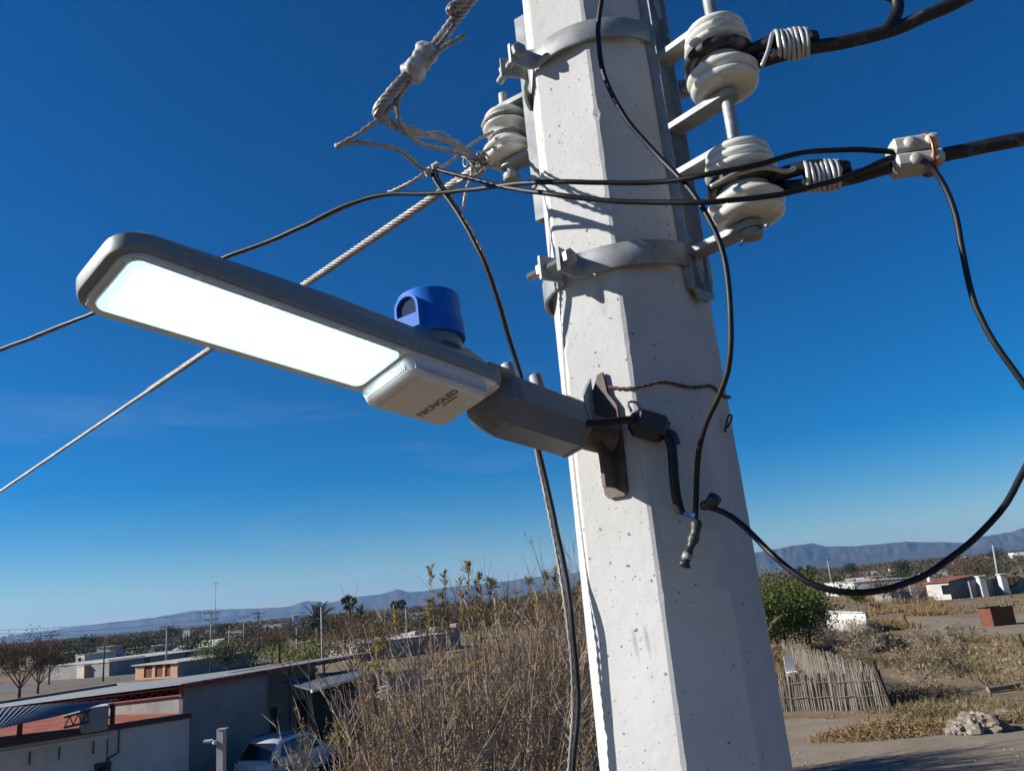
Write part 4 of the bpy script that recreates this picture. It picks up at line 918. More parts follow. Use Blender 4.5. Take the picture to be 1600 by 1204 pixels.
for (x, w_, h_) in cab:
    wb = .86
    loops.append([cp(x, wb, .96), cp(x, w_+(.02), h_-.07), cp(x, w_*.88, h_), cp(x, -w_*.88, h_), cp(x, -w_-.02, h_-.07), cp(x, -wb, .96)])
mb = MB(); mb.loft(loops); obj('cabin', mb, M['car_paint'], car, True, 35)
mb = MB(); mb.add([cp(.135, .70, 1.05), cp(.135, -.70, 1.05), cp(.555, -.60, 1.54), cp(.555, .60, 1.54), cp(.115, .70, 1.05), cp(.115, -.70, 1.05), cp(.535, -.60, 1.54), cp(.535, .60, 1.54)], [(0, 1, 2, 3), (7, 6, 5, 4), (0, 4, 5, 1), (1, 5, 6, 2), (2, 6, 7, 3), (3, 7, 4, 0)])
o = obj('rear_window', mb, M['glass_dark'], car)
o.location = -CF*.035+up*.02
def side_glass(name, pts):
    for s_ in (1, -1):
        mb = MB(); q = []
        for (x, z) in pts:
            f = (z-.96)/(1.62-.96); q.append(cp(x, s_*(.875+(.715-.875)*f), z))
        mb.loft([q, [p_+CS*s_*.012 for p_ in q]]); obj(name, mb, M['glass_dark'], car)
side_glass('side_window', [(.55, 1.06), (1.15, 1.06), (1.15, 1.54), (.80, 1.50)])
side_glass('side_window', [(1.22, 1.06), (1.98, 1.05), (1.98, 1.56), (1.22, 1.56)])
side_glass('side_window', [(2.05, 1.05), (2.95, 1.03), (2.55, 1.48), (2.05, 1.55)])
for s_ in (1, -1):
    mb = MB(); q = [cp(.02, s_*.86, .70), cp(.02, s_*.66, .74), cp(.05, s_*.68, 1.02), cp(.09, s_*.86, 1.05), cp(.30, s_*.945, 1.0), cp(.22, s_*.935, .78)]
    mb.loft([q, [p_-CF*.03+CS*s_*.012 for p_ in q]]); obj('tail_lamp', mb, M['tail_red'], car)
    mb = MB(); mb.tube([cp(.8, s_*.60, 1.73), cp(2.4, s_*.60, 1.73)], .022, 6); obj('roof_rail', mb, M['dark_steel'], car)
    for x in (.95, 3.65):
        w_ = MB(); w_.lathe(cp(x, s_*.74, .35), CS*s_, [(.22, 0), (.34, .01), (.35, .05), (.35, .16), (.32, .19), (.22, .19)], 24); wh = obj('wheel', w_, M['tyre'], car, True, 40)
        w_ = MB(); w_.lathe(cp(x, s_*.925, .35), CS*s_, [(.22, 0), (.2, .012), (.06, .02), (.02, .03)], 16); sub('rim', w_, M['rim'], wh)
    mb = MB(); mb.bbox(cp(2.75, s_*1.0, 1.08), CF, CS, up, .14, .2, .14, .03); obj('mirror', mb, M['car_paint'], car)
mb = MB(); mb.frame(cp(-.012, 0, .84), CS, CF, up, .34, .02, .16); obj('number_plate', mb, M['white_paint'], car)
mb = MB(); mb.bbox(cp(.03, 0, .50), CS, CF, up, 1.72, .22, .24, .06); obj('bumper', mb, M['car_paint'], car)

# --- mid-distance walls and houses, left half
def hp(px0, py0, px1, py1): return g(px0, py0), g(px1, py1)
def zof(px, py, P): return max(.3, at(px, py, P.y).z)
a, b = hp(76, 1060, 131, 1059); house('cream cement walled yard behind the leaning dark tree at far left', a, b, 9, zof(100, 1040, a), 'cream', 'roof_pale', [(3.4, 4.3, 0, 1.6)], name='walled_yard', cat='building', omat='cream')
a, b = hp(132, 1057, 168, 1055); house('small white house with one dark window beside the cream wall', a, b, 6, zof(150, 1033, a), 'white_wall', 'roof_pale', [(1.2, 2.0, .9, 1.8)])
a, b = hp(117, 1047, 131, 1046); house('bright white box house above the cream wall', a, b, 7, zof(125, 1023, a), 'white_wall', 'roof_pale', [(.7, 1.5, 1.2, 2.2), (1.7, 2.0, .0, 2.0)])
a, b = hp(170, 1056, 345, 1030); house('long dark shaded block building behind the peach house', a, b, 14, zof(200, 1029, a)*.9, 'block_shade', 'roof_pale', [(6, 7.2, 1, 2), (14, 15.2, 1, 2)], cat='building', name='block_building')
a, b = hp(211, 1062, 277, 1058); 
hp_ = house('peach painted house with three dark red openings', a, b, 14, zof(240, 1037, a), 'peach', 'roof_pale', [(1.5, 2.9, .2, 1.7), (3.4, 4.7, .2, 1.7), (5.1, 6.0, .2, 1.7)], side_mat='block_shade', omat='rust_box', overhang=.35)  # shade put into the colour: side walls grey instead of peach
a, b = hp(272, 1036, 330, 1030); house('house with broad bright pale roof behind the peach house', a, b, 16, zof(300, 1014, a), 'cream', 'white_wall', [(2, 3, 1, 2)], slope=-.9, overhang=.4)
a, b = hp(196, 1028, 240, 1024); house('flat roofed pale house half hidden by trees in the far left town', a, b, 10, zof(215, 1012, a), 'white_wall', 'roof_pale', [(2, 3, 1, 2)])
a, b = hp(150, 1038, 172, 1036); house('narrow white upright house between the trees at far left', a, b, 5, zof(160, 1011, a), 'white_wall', 'roof_pale', [(1, 1.8, 1, 2)])
a, b = hp(28, 1046, 62, 1044); house('grey shack under the trees at the far left edge', a, b, 8, zof(40, 1026, a), 'cream', 'roof_pale', [(2, 3, 1, 2)])
for (px0, px1, py, pt, lb) in ((176, 200, 1019, 1008, 'low far pale house above the narrow white house'), (232, 262, 1010, 1000, 'far pale flat house left of the pale utility pole'), (286, 296, 1003, 984, 'far slim white tower house near the mast'), (300, 322, 1003, 994, 'far pale house right of the slim white tower house'),
        (352, 378, 996, 987, 'far pale house below the distant utility pole'), (206, 222, 1018, 1005, 'small far grey block house among the left trees'), (84, 108, 1032, 1022, 'small pale shed among the trees at far left'), (410, 440, 986, 977, 'far pale roofed house left of the blue sign'), (640, 668, 967, 958, 'far white house right of the two pale poles')):
    a, b = g(px0, py), g(px1, py-(px1-px0)*.09); h_ = max(2.0, at(px0, pt, a.y).z); L__ = (b-a).length; house(lb, a, b, min(14, L__*.8), h_, 'white_wall', 'roof_pale', [(L__*.2, L__*.35, h_*.3, h_*.75), (L__*.6, L__*.75, h_*.3, h_*.75)])
a, b = hp(545, 1094, 650, 1082); wl2 = thing('block_wall', V2(a.lerp(b, .5)), 'long low grey block wall behind the dry thicket', 'wall')
nbk = 12; hh_ = zof(600, 1050, a)
for k in range(nbk):
    for j in range(4):
        p0_, p1_ = V2(a.lerp(b, k/nbk)), V2(a.lerp(b, (k+1)/nbk)); d_ = (p1_-p0_); mb = MB(); dd = d_.normalized()
        mb.frame((p0_+p1_)/2+up*(hh_*(j+.5)/4), dd, Vector((dd.y, -dd.x, 0)), up, d_.length-.03, .2+.01*((k+j) % 2), hh_/4-.02); obj('panel', mb, M['block_wall'], wl2)
a, b = hp(560, 1034, 720, 1012); house('grey flat roofed house with pale roof clutter behind the thicket', a, b, 12, zof(640, 1004, a), 'block_wall', 'white_wall', [(3, 4, 1, 2.1), (9, 10, 1, 2.1)], slope=-.5)
for i, (px, py) in enumerate(((650, 990), (680, 984), (712, 978))):
    p = at(px, py, 100); mb = MB(); mb.bbox(Vector((p.x, p.y, p.z+.1)), dR, dL, up, 1.6-.2*i, 1.0, .5, .1); tag(obj('roof_tank', mb, M['roof_pale']), ('left', 'middle', 'right')[i]+' pale tank on the roof clutter behind the thicket', 'tank')
# garden steps by the wall
p = g(597, 1098); st = thing('step_stand', p, 'small white stepped stand in front of the grey block wall', 'stand')
for k in range(4): mb = MB(); mb.frame(V2(p)+up*(.2+.26*k)+Vector((.05*k, .05*k, 0)), dR, dL, up, 1.1-.08*k, .4, .1); obj('step', mb, M['white_paint'], st)

# --- right half
a, b = hp(1292, 930, 1338, 932); house('long white house behind the green tree on the right', a, b, 10, zof(1300, 910, a), 'white_wall', 'roof_pale', [(3, 4, .8, 1.8)], name='house')
a, b = hp(1322, 918, 1362, 916); house('pale grey block house above the long white house', a, b, 9, zof(1340, 903, a), 'block_wall', 'roof_pale', [(2, 3, 1, 2)])
a, b = g(1294, 985), g(1358, 990); p1_ = V2(b); slab = thing('white_wall_slab', V2(a.lerp(b, .5)), 'isolated whitewashed wall standing beside the green tree', 'wall')
hh_ = zof(1330, 951, a); mb = wall(MB(), a, b, 0, hh_, .25); obj('wall_face', mb, M['white_wall'], slab)
mb = MB(); dd = (V2(b)-V2(a)).normalized(); mb.frame(V2(a.lerp(b, .5))+up*(hh_+.03)+Vector((0, .1, 0)), dd, Vector((dd.y, -dd.x, 0)), up, (b-a).length+.1, .36, .07); obj('coping', mb, M['white_wall'], slab)
a, b = hp(1452, 938, 1487, 936)
rh = house('white cottage with red flat roof and side wall greyed for shade on the right', a, b, 13, zof(1465, 909, a), 'white_wall', 'roof_red', [(2.0, 3.0, .7, 2.0)], side_mat='block_wall', overhang=.35, slope=-.25)  # shaded side painted in: grey material on the side walls, white only in front
q_ = V2(a.lerp(b, .45))+Vector((.5, 2.2, 0)); zt_ = zof(1465, 909, a)
mb = MB(); mb.bbox(q_+up*(zt_+.5), X3, Y3, Z3, .7, .7, .9, .05); mb.bbox(q_+up*(zt_+1.0), X3, Y3, Z3, .9, .9, .14, .04); obj('chimney', mb, M['white_wall'], rh)
def yard_wall(label, pts, mat, tops):
    P = [V2(g(*p)) for p in pts]; t = thing('yard_wall', P[0].lerp(P[-1], .5), label, 'wall')
    for i in range(len(P)-1):
        h_ = zof(tops[i][0], tops[i][1], P[i]); n_ = max(2, int((P[i+1]-P[i]).length/3.5))
        for k in range(n_): 
            a_, b_ = P[i].lerp(P[i+1], k/n_), P[i].lerp(P[i+1], (k+1)/n_); d_ = (b_-a_).normalized()
            obj('panel', wall(MB(), a_+d_*.012, b_-d_*.012, 0, h_-.02*(k % 2), .2), M[mat], t)
    return t
yard_wall('pale block yard wall left of the white cottage', [(1368, 943), (1410, 941), (1450, 937)], 'block_wall', [(1390, 919), (1430, 914)])
yard_wall('grey block yard wall right of the white cottage', [(1520, 934), (1560, 928), (1600, 923), (1680, 912)], 'block_wall', [(1540, 905), (1580, 901), (1640, 898)])
for i, (px, py, pt, lb) in enumerate(((1427, 938, 907, 'square white gate pillar left of the white cottage'), (1537, 931, 900, 'square white gate pillar right of the white cottage'), (1570, 927, 897, 'white pillar under the leaning pole at right'))):
    p = g(px, py+1); h_ = zof(px, pt, p); mb = MB(); mb.bbox(V2(p)+up*h_/2-Vector((0, .3, 0)), X3, Y3, Z3, .9, .9, h_, .05); mb.bbox(V2(p)+up*(h_+.08)-Vector((0, .3, 0)), X3, Y3, Z3, 1.15, 1.15, .16, .05)
    tag(obj('gate_pillar', mb, M['white_wall']), lb, 'pillar')
for i, (px0, px1, py, pt, lb) in enumerate(((1424, 1440, 919, 908, 'tiny white flat roofed house behind the yard wall'), (1310, 1330, 903, 898, 'far white roof under the mesa, left one'), (1345, 1372, 899, 894, 'far white roof under the mesa, middle one'), (1391, 1412, 893, 889, 'far long white roof near the horizon'),
        (1478, 1490, 884, 878, 'tiny far white block house below the mesa cliff'), (1586, 1640, 872, 863, 'far white house at the right edge'), (1575, 1592, 882, 874, 'tiny far pale hut at right'), (1500, 1512, 873, 870, 'very far white speck house near the horizon'), (1440, 1482, 901, 896, 'far long pale roof behind the cottage'))):
    a, b = g(px0, py), g(px1, py-(px1-px0)*.09); h_ = max(1.5, at(px0, pt, a.y).z); house(lb, a, b, min(20, (b-a).length*.7), h_, 'white_wall', 'white_wall', [((b-a).length*.4, (b-a).length*.6, h_*.3, h_*.75)])

# stake fence
def stake_mesh(seed):
    r = random.Random(seed); mb = MB(); n = 5; w0 = r.uniform(.03, .042); lean = r.uniform(-.06, .06)
    mb.tube([Vector((0, 0, -.1)), Vector((lean*.4, r.uniform(-.02, .02), .8)), Vector((lean, r.uniform(-.03, .03), 1.55+r.uniform(-.12, .14)))], [w0, w0*.95, w0*.8], n)
    me = bpy.data.meshes.new('stake'); me.from_pydata(mb.v, [], mb.f); me.materials.append(M['wood_stake']); return me
SM = [stake_mesh(i) for i in range(14)]
def stake_fence(label, a, b, n, s=1.0, group=None):
    a, b = V2(a), V2(b); t = thing('stake_fence', a.lerp(b, .5), label, 'fence'); r = random.Random(int(n)); inv = Matrix.Translation(t.location).inverted()
    for k in range(n):
        o = bpy.data.objects.new('stake', SM[r.randrange(14)]); COL.objects.link(o); o.parent = t; o.matrix_parent_inverse = inv
        p = a.lerp(b, (k+.5)/n); o.location = (p.x+r.uniform(-.02, .02), p.y+r.uniform(-.04, .04), 0); o.rotation_euler = (r.uniform(-.03, .03), r.uniform(-.04, .04), r.uniform(0, 6)); o.scale = (s, s, s*r.uniform(.92, 1.06))
    for z in (1.15, .55):
        mb = MB(); mb.tube([a.lerp(b, i/20)+up*(z+.03*math.sin(i*2.1))-Vector((.02, .07, 0)) for i in range(21)], .018, 5); obj('rail_wire', mb, M['aluminium'], t)
    return t
FC = g(1390, 1107); FL = g(1150, 1112); FB = g(1222, 1036)
stake_fence('fence of upright grey stakes facing the camera on the dirt yard', FL, FC, 105)
stake_fence('side run of the grey stake fence going away behind the yard', FC+Vector((.1, .3, 0)), FB, 185)
mb = MB(); mb.tube([V2(FC)+Vector((.12, -.02, -.1)), V2(FC)+Vector((-.30, .05, 1.95))], [.11, .08], 7); tag(obj('fence_post', mb, M['wood_dark']), 'dark leaning corner post of the stake fence', 'post')
p = g(1238, 1062); wc = thing('plastic_chair', p, 'white plastic chair back showing above the stake fence', 'chair')
mb = MB(); mb.loft([[V2(p)+Vector((x, y, z)) for x, z in ((-.28, .45), (.28, .45), (.26, 1.15), (.1, 1.28), (-.26, 1.3))] for y in (0, .05)]); obj('backrest', mb, M['white_paint'], wc)
mb = MB(); mb.frame(V2(p)+Vector((0, -.25, .45)), X3, Y3, Z3, .56, .5, .04); obj('seat', mb, M['white_paint'], wc)
for sx_ in (-.25, .25):
    for sy_ in (-.47, .0): mb = MB(); mb.frame(V2(p)+Vector((sx_, sy_, .22)), X3, Y3, Z3, .05, .05, .44); obj('leg', mb, M['white_paint'], wc)
# rusty box
p = g(1571, 977); rb = thing('rusty_bin', p, 'rusty brown open steel bin on the pale track', 'bin'); dx = comp(80); dy = comp(-10); bw, bh, bd = 2.1, 1.45, 1.4
mb = MB(); mb.frame(V2(p)+up*bh/2, dx, dy, up, bw, .05, bh); obj('front_panel', mb, M['rust_box'], rb)
mb = MB(); mb.frame(V2(p)+dy*bd+up*bh/2, dx, dy, up, bw, .05, bh); obj('back_panel', mb, M['rust_box'], rb)
for s_ in (-1, 1): mb = MB(); mb.frame(V2(p)+dy*bd/2+dx*s_*(bw/2-.02)+up*(bh/2-.003), dx, dy, up, .05, bd-.06, bh); obj('side_panel', mb, M['rust_box'], rb)
mb = MB(); mb.frame(V2(p)+dy*bd/2+up*.2, dx, dy, up, bw-.1, bd-.1, .05); obj('floor_panel', mb, M['rust_box'], rb)
mb = MB()
for s_ in (0, 1): mb.frame(V2(p)+dy*bd*s_+up*(bh+.03), dx, dy, up, bw+.1, .1, .07)
obj('rim', mb, M['wood_dark'], rb)
# posts on the field
for (px, py, pt, lb) in ((1417, 981, 960, 'short dark fence post in the dry grass left of the rusty bin'), (1581, 934, 919, 'short dark post in front of the grey yard wall'), (1600, 1020, 990, 'dark post at the right edge below the rusty bin'), (1522, 1008, 975, 'thin dry stick standing in the field'), (1562, 1000, 985, 'thin dry stick below the rusty bin'), (1550, 1098, 1060, 'thin stick in the weeds at lower right')):
    p = g(px, py); h_ = zof(px, pt, p); mb = MB(); thick = 'post' in lb
    mb.tube([V2(p)-up*.1, V2(p)+Vector((.05, 0, h_*.5)), V2(p)+Vector((.0, .1, h_))], [.12, .11, .10] if thick else [.035, .03, .02], 7); tag(obj('fence_post' if thick else 'stick', mb, M['wood_dark']), lb, 'post' if thick else 'stick')
# pale rock mound with a dark hollow
def rock(label, px, py, s, seed, flat=.6):
    mb = MB(); p = V2(g(px, py)); n = 44; m = 24; L_ = []
    for j in range(m):
        ph = math.pi*(j+.15)/(m-.7); lo_ = []
        for i in range(n):
            th = 2*math.pi*i/n; d_ = Vector((math.sin(ph)*math.cos(th), math.sin(ph)*math.sin(th), math.cos(ph)*flat))
            f = 1+.42*noise.fractal(d_*1.7+Vector((seed, 0, 0)), .6, 2.2, 6); lo_.append(p+d_*s*f+up*s*flat*.25)
        L_.append(lo_)
    mb.loft(L_); tag(obj('rock', mb, M['rock'], None, True, 30), label, 'rock')
rock('large pale eroded earth mound at lower right', 1530, 1142, .8, 2.0); rock('low pale stone to the left of the big mound', 1498, 1146, .45, 5.1); rock('pale stone at the right of the big mound', 1568, 1120, .5, 8.3, .4)
rock('small whitish stone by the stake fence foot', 1266, 1108, .18, 3.3)
mb = MB(); p = V2(g(1545, 1083)); mb.tube([p+Vector((0, 0, .16)), p+Vector((2.2, .5, .2)), p+Vector((5, .2, .14))], [.13, .11, .08], 7); tag(obj('fallen_log', mb, M['rock']), 'pale fallen log lying among the weeds at right', 'log')

# ---------------------------------------------------------------- utility poles and masts
def far_pole(label, px, top, Y, lean=0.0, arms=((.25, 1.0),), r=.11, mat='pole_far', name='utility_pole', cat='utility pole', group='distant utility poles'):
    tp = at(px, top, Y); t = thing(name, (tp.x, tp.y, 0), label, cat, group)
    mb = MB(); mb.tube([Vector((tp.x-lean, tp.y, -.1)), tp], [r*1.35, r*.85], 8); obj('shaft', mb, M[mat], t, True)
    for (dz, hw) in arms:
        mb = MB(); c = tp-up*dz; mb.frame(c, comp(80), comp(170), Z3, hw*2, .1, .1); ar = obj('crossarm', mb, M['pole_wood'], t)
        for s_ in (-.95, -.3, .95):
            mb = MB(); mb.lathe(c+comp(80)*hw*s_+up*.05, Z3, [(.02, 0), (.05, .06), (.06, .12), (.04, .2)], 8); obj('insulator', mb, M['dark_steel'], t)
    return tp
P1 = far_pole('tall utility pole with two crossarms at the far left town', 81, 990, 112, arms=((.2, 1.0), (1.0, .8)))
P2 = far_pole('bare dark pole beside the small white house', 164, 994, 108, arms=(), r=.09, mat='pole_wood')
P3 = far_pole('pale utility pole left of the mast', 261, 977, 112, arms=((.2, .8),))
P4 = far_pole('tall utility pole with crossarms in front of the thin mast', 330, 955, 122, arms=((.2, 1.1), (1.2, .9)))
far_pole('slim pale pole above the pale roof', 359, 977, 118, lean=.3, arms=((.3, .6),), r=.1)
far_pole('distant utility pole between the slim pole and the blue sign', 381, 961, 190, arms=((.3, 1.2),), r=.13)
P5 = far_pole('dark utility pole left of the blue sign', 404, 955, 140, arms=((.3, 1.1), (1.0, .7)), mat='pole_wood')
far_pole('pale thin pole in front of the date palm', 502, 948, 66, arms=(), r=.085)
far_pole('short brown post behind the shed roof', 436, 1005, 62, arms=(), r=.12, mat='wood_dark')
far_pole('left of two pale poles behind the brown trees', 615, 944, 150, arms=(), r=.11); far_pole('right of two pale poles behind the brown trees', 634, 951, 140, arms=(), r=.12)
far_pole('pale pole with small crossarm above the thicket', 771, 914, 95, arms=((.25, .8),), r=.1)
far_pole('leaning pale pole behind the grey yard wall at right', 1551, 851, 125, lean=.5, arms=(), r=.14)
far_pole('short pale pole at the foot of the leaning pole', 1557, 888, 124, lean=.2, arms=(), r=.1)
far_pole('thin far utility pole above the green tree on the right', 1292, 871, 190, arms=((.3, .8),), r=.12)
far_pole('tall thin lattice mast rising above the left town', 337, 910, 310, arms=((.2, .8),), r=.11, mat='pole_far', name='radio_mast', cat='mast')
def line(label, A, B, sag, r=.02, ext=0.0):
    pts = [A.lerp(B, i/24)-up*(sag*4*(i/24)*(1-i/24)) for i in range(25)]; mb = MB(); mb.tube(pts, r, 4); tag(obj('power_line', mb, M['dark_steel']), label, 'power line', 'thin power lines over the left town')
line('highest thin power line over the left town', at(-60, 985, 105), P4+up*.1, .6); line('middle thin power line over the left town', at(-60, 990, 106), P4-up*1.0, .6)
line('power line from the left edge to the two armed pole', at(-60, 1012, 100), P1, .3); line('power line from the two armed pole to the pale pole', P1, P3, .5); line('power line from the pale pole to the dark pole by the sign', P3, P5, .8)
# blue sign on a post
p = at(463, 968, 160); sg = thing('blue_sign', (p.x, p.y, 0), 'white and blue sign board on a tall post left of the date palm', 'sign')
mb = MB(); mb.bbox(p, X3, Z3, Y3, 1.45, 2.0, .3, .03); obj('board', mb, M['white_paint'], sg)
mb = MB(); mb.frame(p-up*.52-Vector((0, .17, 0)), X3, Y3, Z3, 1.4, .03, .86); obj('blue_field', mb, M['sign_blue'], sg)
mb = MB(); c_ = p+up*.42-Vector((0, .17, 0)); mb.add(*ring([[c_+Vector((math.cos(k*.2618)*rr_, yo, math.sin(k*.2618)*rr_)) for k in range(24)] for rr_, yo in ((.46, 0), (.46, -.02), (.24, -.02), (.24, 0))])); obj('ring_emblem', mb, M['sign_blue'], sg)
for z_ in (-.3, -.52, -.74): mb = MB(); mb.frame(p+up*z_-Vector((0, .19, 0)), X3, Y3, Z3, 1.0, .02, .08); obj('stripe', mb, M['white_paint'], sg)
mb = MB(); mb.tube([Vector((p.x, p.y+.1, 0)), p-up*.9+Vector((0, .1, 0))], .14, 8); obj('post', mb, M['pole_far'], sg)

# ---------------------------------------------------------------- vegetation
def rvec(r):
    while True:
        v = Vector((r.uniform(-1, 1), r.uniform(-1, 1), r.uniform(-1, 1)))
        if .05 < v.length < 1: return v.normalized()
def leaf(mb, p, d, l, w, r):
    d = d.normalized(); s = d.cross(rvec(r)); s = s.normalized()*w/2; o = len(mb.v)
    mb.v += [tuple(p), tuple(p+d*l*.45+s), tuple(p+d*l), tuple(p+d*l*.45-s)]; mb.f.append((o, o+1, o+2, o+3))
def twig(mb, p, d, l, r0, r, n=2, droop=.0, wob=.12):
    pts = [p]; q = d.normalized()
    for k in range(n):
        q = (q+rvec(r)*wob+up*droop).normalized(); pts.append(pts[-1]+q*l/n)
    mb.tube(pts, [r0*(1-.7*k/n) for k in range(n+1)], 3, cap=False); return pts
def crown(mb, c, rx, rz, n, size, r, lobes=9, up_bias=.2):
    cs = []
    for k in range(lobes):
        v = rvec(r)*r.uniform(.25, .72); cs.append((Vector((v.x*rx, v.y*rx, v.z*rz)), r.uniform(.34, .58)))
    for k in range(n):
        b, s = cs[r.randrange(lobes)]; v = rvec(r)*(r.uniform(0, 1)**.45)*s
        p = c+b+Vector((v.x*rx, v.y*rx, v.z*rz)); leaf(mb, p, rvec(r)+up*up_bias, size*r.uniform(.6, 1.4), size*r.uniform(.35, .7), r)
def trunk(mb, base, top, r0, r, limbs=5, spread=1.0):
    pts = [base, base.lerp(top, .35)+Vector((r.uniform(-.15, .15), r.uniform(-.15, .15), 0)), base.lerp(top, .6)]
    mb.tube(pts, [r0, r0*.75, r0*.55], 7)
    for k in range(limbs):
        a = r.uniform(0, 6.28); e = top+Vector((math.cos(a)*spread*r.uniform(.3, .8), math.sin(a)*spread*r.uniform(.3, .8), r.uniform(-.2, .5)*spread))
        mid = pts[1+k % 2].lerp(e, .5)+rvec(r)*.15*spread; mb.tube([pts[1+k % 2], mid, e], [r0*.42, r0*.28, r0*.1], 5)
def tree(label, px, Y, h, rad, mat, n=900, size=.28, seed=1, cz=None, rz=None, trunk_h=None, group='trees of the town and fields', name='tree', lean=(0, 0), lobes=9):
    b = at(px, 970, Y); b = Vector((b.x, b.y, gh(b.x, b.y))); r = random.Random(seed)
    t = thing(name, b, label, 'tree', group); rz = rz or h*.34; c = b+up*(cz or (h-rz))+Vector((lean[0], lean[1], 0))
    mb = MB(); trunk(mb, b-up*.1, c, max(.07, h*.022), r, 7, rad); obj('trunk', mb, M['bark'], t, True)
    mb = MB(); crown(mb, c, rad, rz, n, size, r, lobes); obj('crown', mb, M[mat], t); return t
def bare_tree(label, px, Y, h, rad, seed=1, mat='twig', leafmat=None, nl=0, name='tree', group='trees of the town and fields'):
    b = at(px, 970, Y); b = Vector((b.x, b.y, gh(b.x, b.y))); r = random.Random(seed); t = thing(name, b, label, 'tree', group)
    mb = MB(); tips = []
    mb.tube([b-up*.1, b+up*h*.16, b+up*h*.26+rvec(r)*.1], [h*.035, h*.028, h*.022], 7)
    for k in range(9):
        a = r.uniform(0, 6.28); e = b+Vector((math.cos(a)*rad*r.uniform(.3, .8), math.sin(a)*rad*r.uniform(.3, .8), h*r.uniform(.55, .85))); s_ = b+up*h*r.uniform(.15, .26)
        m_ = s_.lerp(e, .5)+up*h*.05+rvec(r)*.1*rad; mb.tube([s_, m_, e], [h*.014, h*.010, h*.004], 5)
        for j in range(16):
            p = m_.lerp(e, r.uniform(0, 1)); pts = twig(mb, p, (e-s_).normalized()+rvec(r)*.9+up*.3, rad*r.uniform(.3, .6), h*.0035, r, 2)
            for q in range(4): tips += twig(mb, pts[r.randrange(1, 3)], (pts[-1]-p).normalized()+rvec(r)*.9, rad*r.uniform(.15, .35), h*.0022, r, 2)[1:]
    obj('branches', mb, M[mat], t)
    if leafmat:
        mb = MB()
        for k in range(nl): leaf(mb, tips[r.randrange(len(tips))]+rvec(r)*.1*rad, rvec(r), .2, .1, r)
        obj('crown', mb, M[leafmat], t)
    return t

# the tall dry thicket between shed and pole
def shrub(label, px, Y, H, seed, stems=44, spread=.7, lean=.32, hidden=False, red=False, leaves=150, shoots=()):
    b = at(px, 970, Y); b = Vector((b.x, b.y, 0)); r = random.Random(seed); t = thing('dry_shrub', b, label, 'shrub', 'dry shrubs of the tall thicket'); mb = MB(); lf = MB()
    for k in range(stems):
        a = r.uniform(0, 6.283); rr_ = spread*math.sqrt(r.random()); p = b+Vector((math.cos(a)*rr_, math.sin(a)*rr_, -.05)); d = (up+Vector((math.cos(a), math.sin(a), 0))*lean*r.uniform(.2, 1.3)+rvec(r)*.08).normalized()
        L_ = H*r.uniform(.62, 1.0); n = 5; pts = [p]; q = d
        for j in range(n): q = (q+up*.05+rvec(r)*.07).normalized(); pts.append(pts[-1]+q*L_/n)
        r0 = r.uniform(.012, .024); mb.tube(pts, [r0*(1-.82*j/n) for j in range(n+1)], 4, cap=False)
        for j in range(11 if not hidden else 7):
            f = r.uniform(.22, .97)*n; i = min(n-1, int(f)); s_ = pts[i].lerp(pts[i+1], f-i); dd = (pts[i+1]-pts[i]).normalized()
            bp_ = twig(mb, s_, dd+rvec(r)*.55+up*.15, L_*r.uniform(.10, .26), .0085, r, 3)
            for m_ in range(4):
                tp_ = twig(mb, bp_[r.randrange(0, 3)].lerp(bp_[-1], r.uniform(0, .8)), (bp_[-1]-bp_[0]).normalized()+rvec(r)*.6+up*.1, L_*r.uniform(.04, .12), .0055, r, 2)
                if r.random() < leaves/(stems*44):
                    for w_ in range(7): leaf(lf, tp_[-1].lerp(tp_[0], r.random()*.7), rvec(r)+up*.5, r.uniform(.05, .11), r.uniform(.018, .034), r)
    for (sx_, sy_) in shoots:
        e = at(sx_, sy_, Y); p = Vector((b.x+(e.x-b.x)*.55, b.y, 1.5)); pts = [p, p.lerp(e, .5)+rvec(r)*.06, e]; mb.tube(pts, [.012, .009, .004], 4, cap=False)
        for j in range(62):
            f = r.random(); f = f*f*.40 if r.random() < .85 else r.random()*1.2
            f = min(f, 1.0); q_ = e.lerp(p, f*.42); leaf(lf, q_+rvec(r)*.02, rvec(r)*.8+up*.9, r.uniform(.09, .17), r.uniform(.02, .04), r)
    obj('stems', mb, M['twig_red' if red else 'twig'], t)
    if lf.v: obj('leaves', lf, M['leaf_sprout'], t)
shrub('low dry shrub at the left end of the thicket beside the car', 560, 14.5, 4.1, 11, 34, .6, .5, shoots=[(525, 1135), (575, 1040)])
shrub('dry twiggy shrub in front of the grey block wall', 612, 14, 4.8, 12, 44, .7, .38, leaves=420, shoots=[(585, 985), (618, 960), (600, 1000)])
shrub('tall dry shrub with two leafy shoots in the left thicket', 672, 15, 5.5, 13, 52, .8, .30, shoots=[(673, 888), (694, 896), (668, 940), (690, 930)])
shrub('tall dry shrub with the highest leafy shoot', 735, 14.5, 5.8, 14, 56, .8, .28, shoots=[(730, 882), (745, 912), (718, 908), (749, 900), (765, 908)])
shrub('reddish dry shrub in the lower middle of the thicket', 700, 11.5, 4.1, 15, 50, .7, .35, red=True, leaves=380)
shrub('dense dry shrub behind the middle of the thicket', 795, 17, 6.1, 16, 60, .9, .26, red=True, shoots=[(772, 910), (790, 935), (826, 905)])
shrub('tall dry shrub with yellow leaves close to the hanging cable', 848, 16, 6.1, 17, 60, .9, .24, leaves=520, shoots=[(853, 898), (868, 893), (838, 930)])
shrub('dark twiggy shrub touching the left edge of the pole', 905, 19, 6.6, 18, 62, .9, .22, leaves=400, shoots=[(905, 912)])
shrub('dry shrub low in front of the thicket near the bottom edge', 800, 12, 4.3, 19, 48, .7, .34, leaves=300)
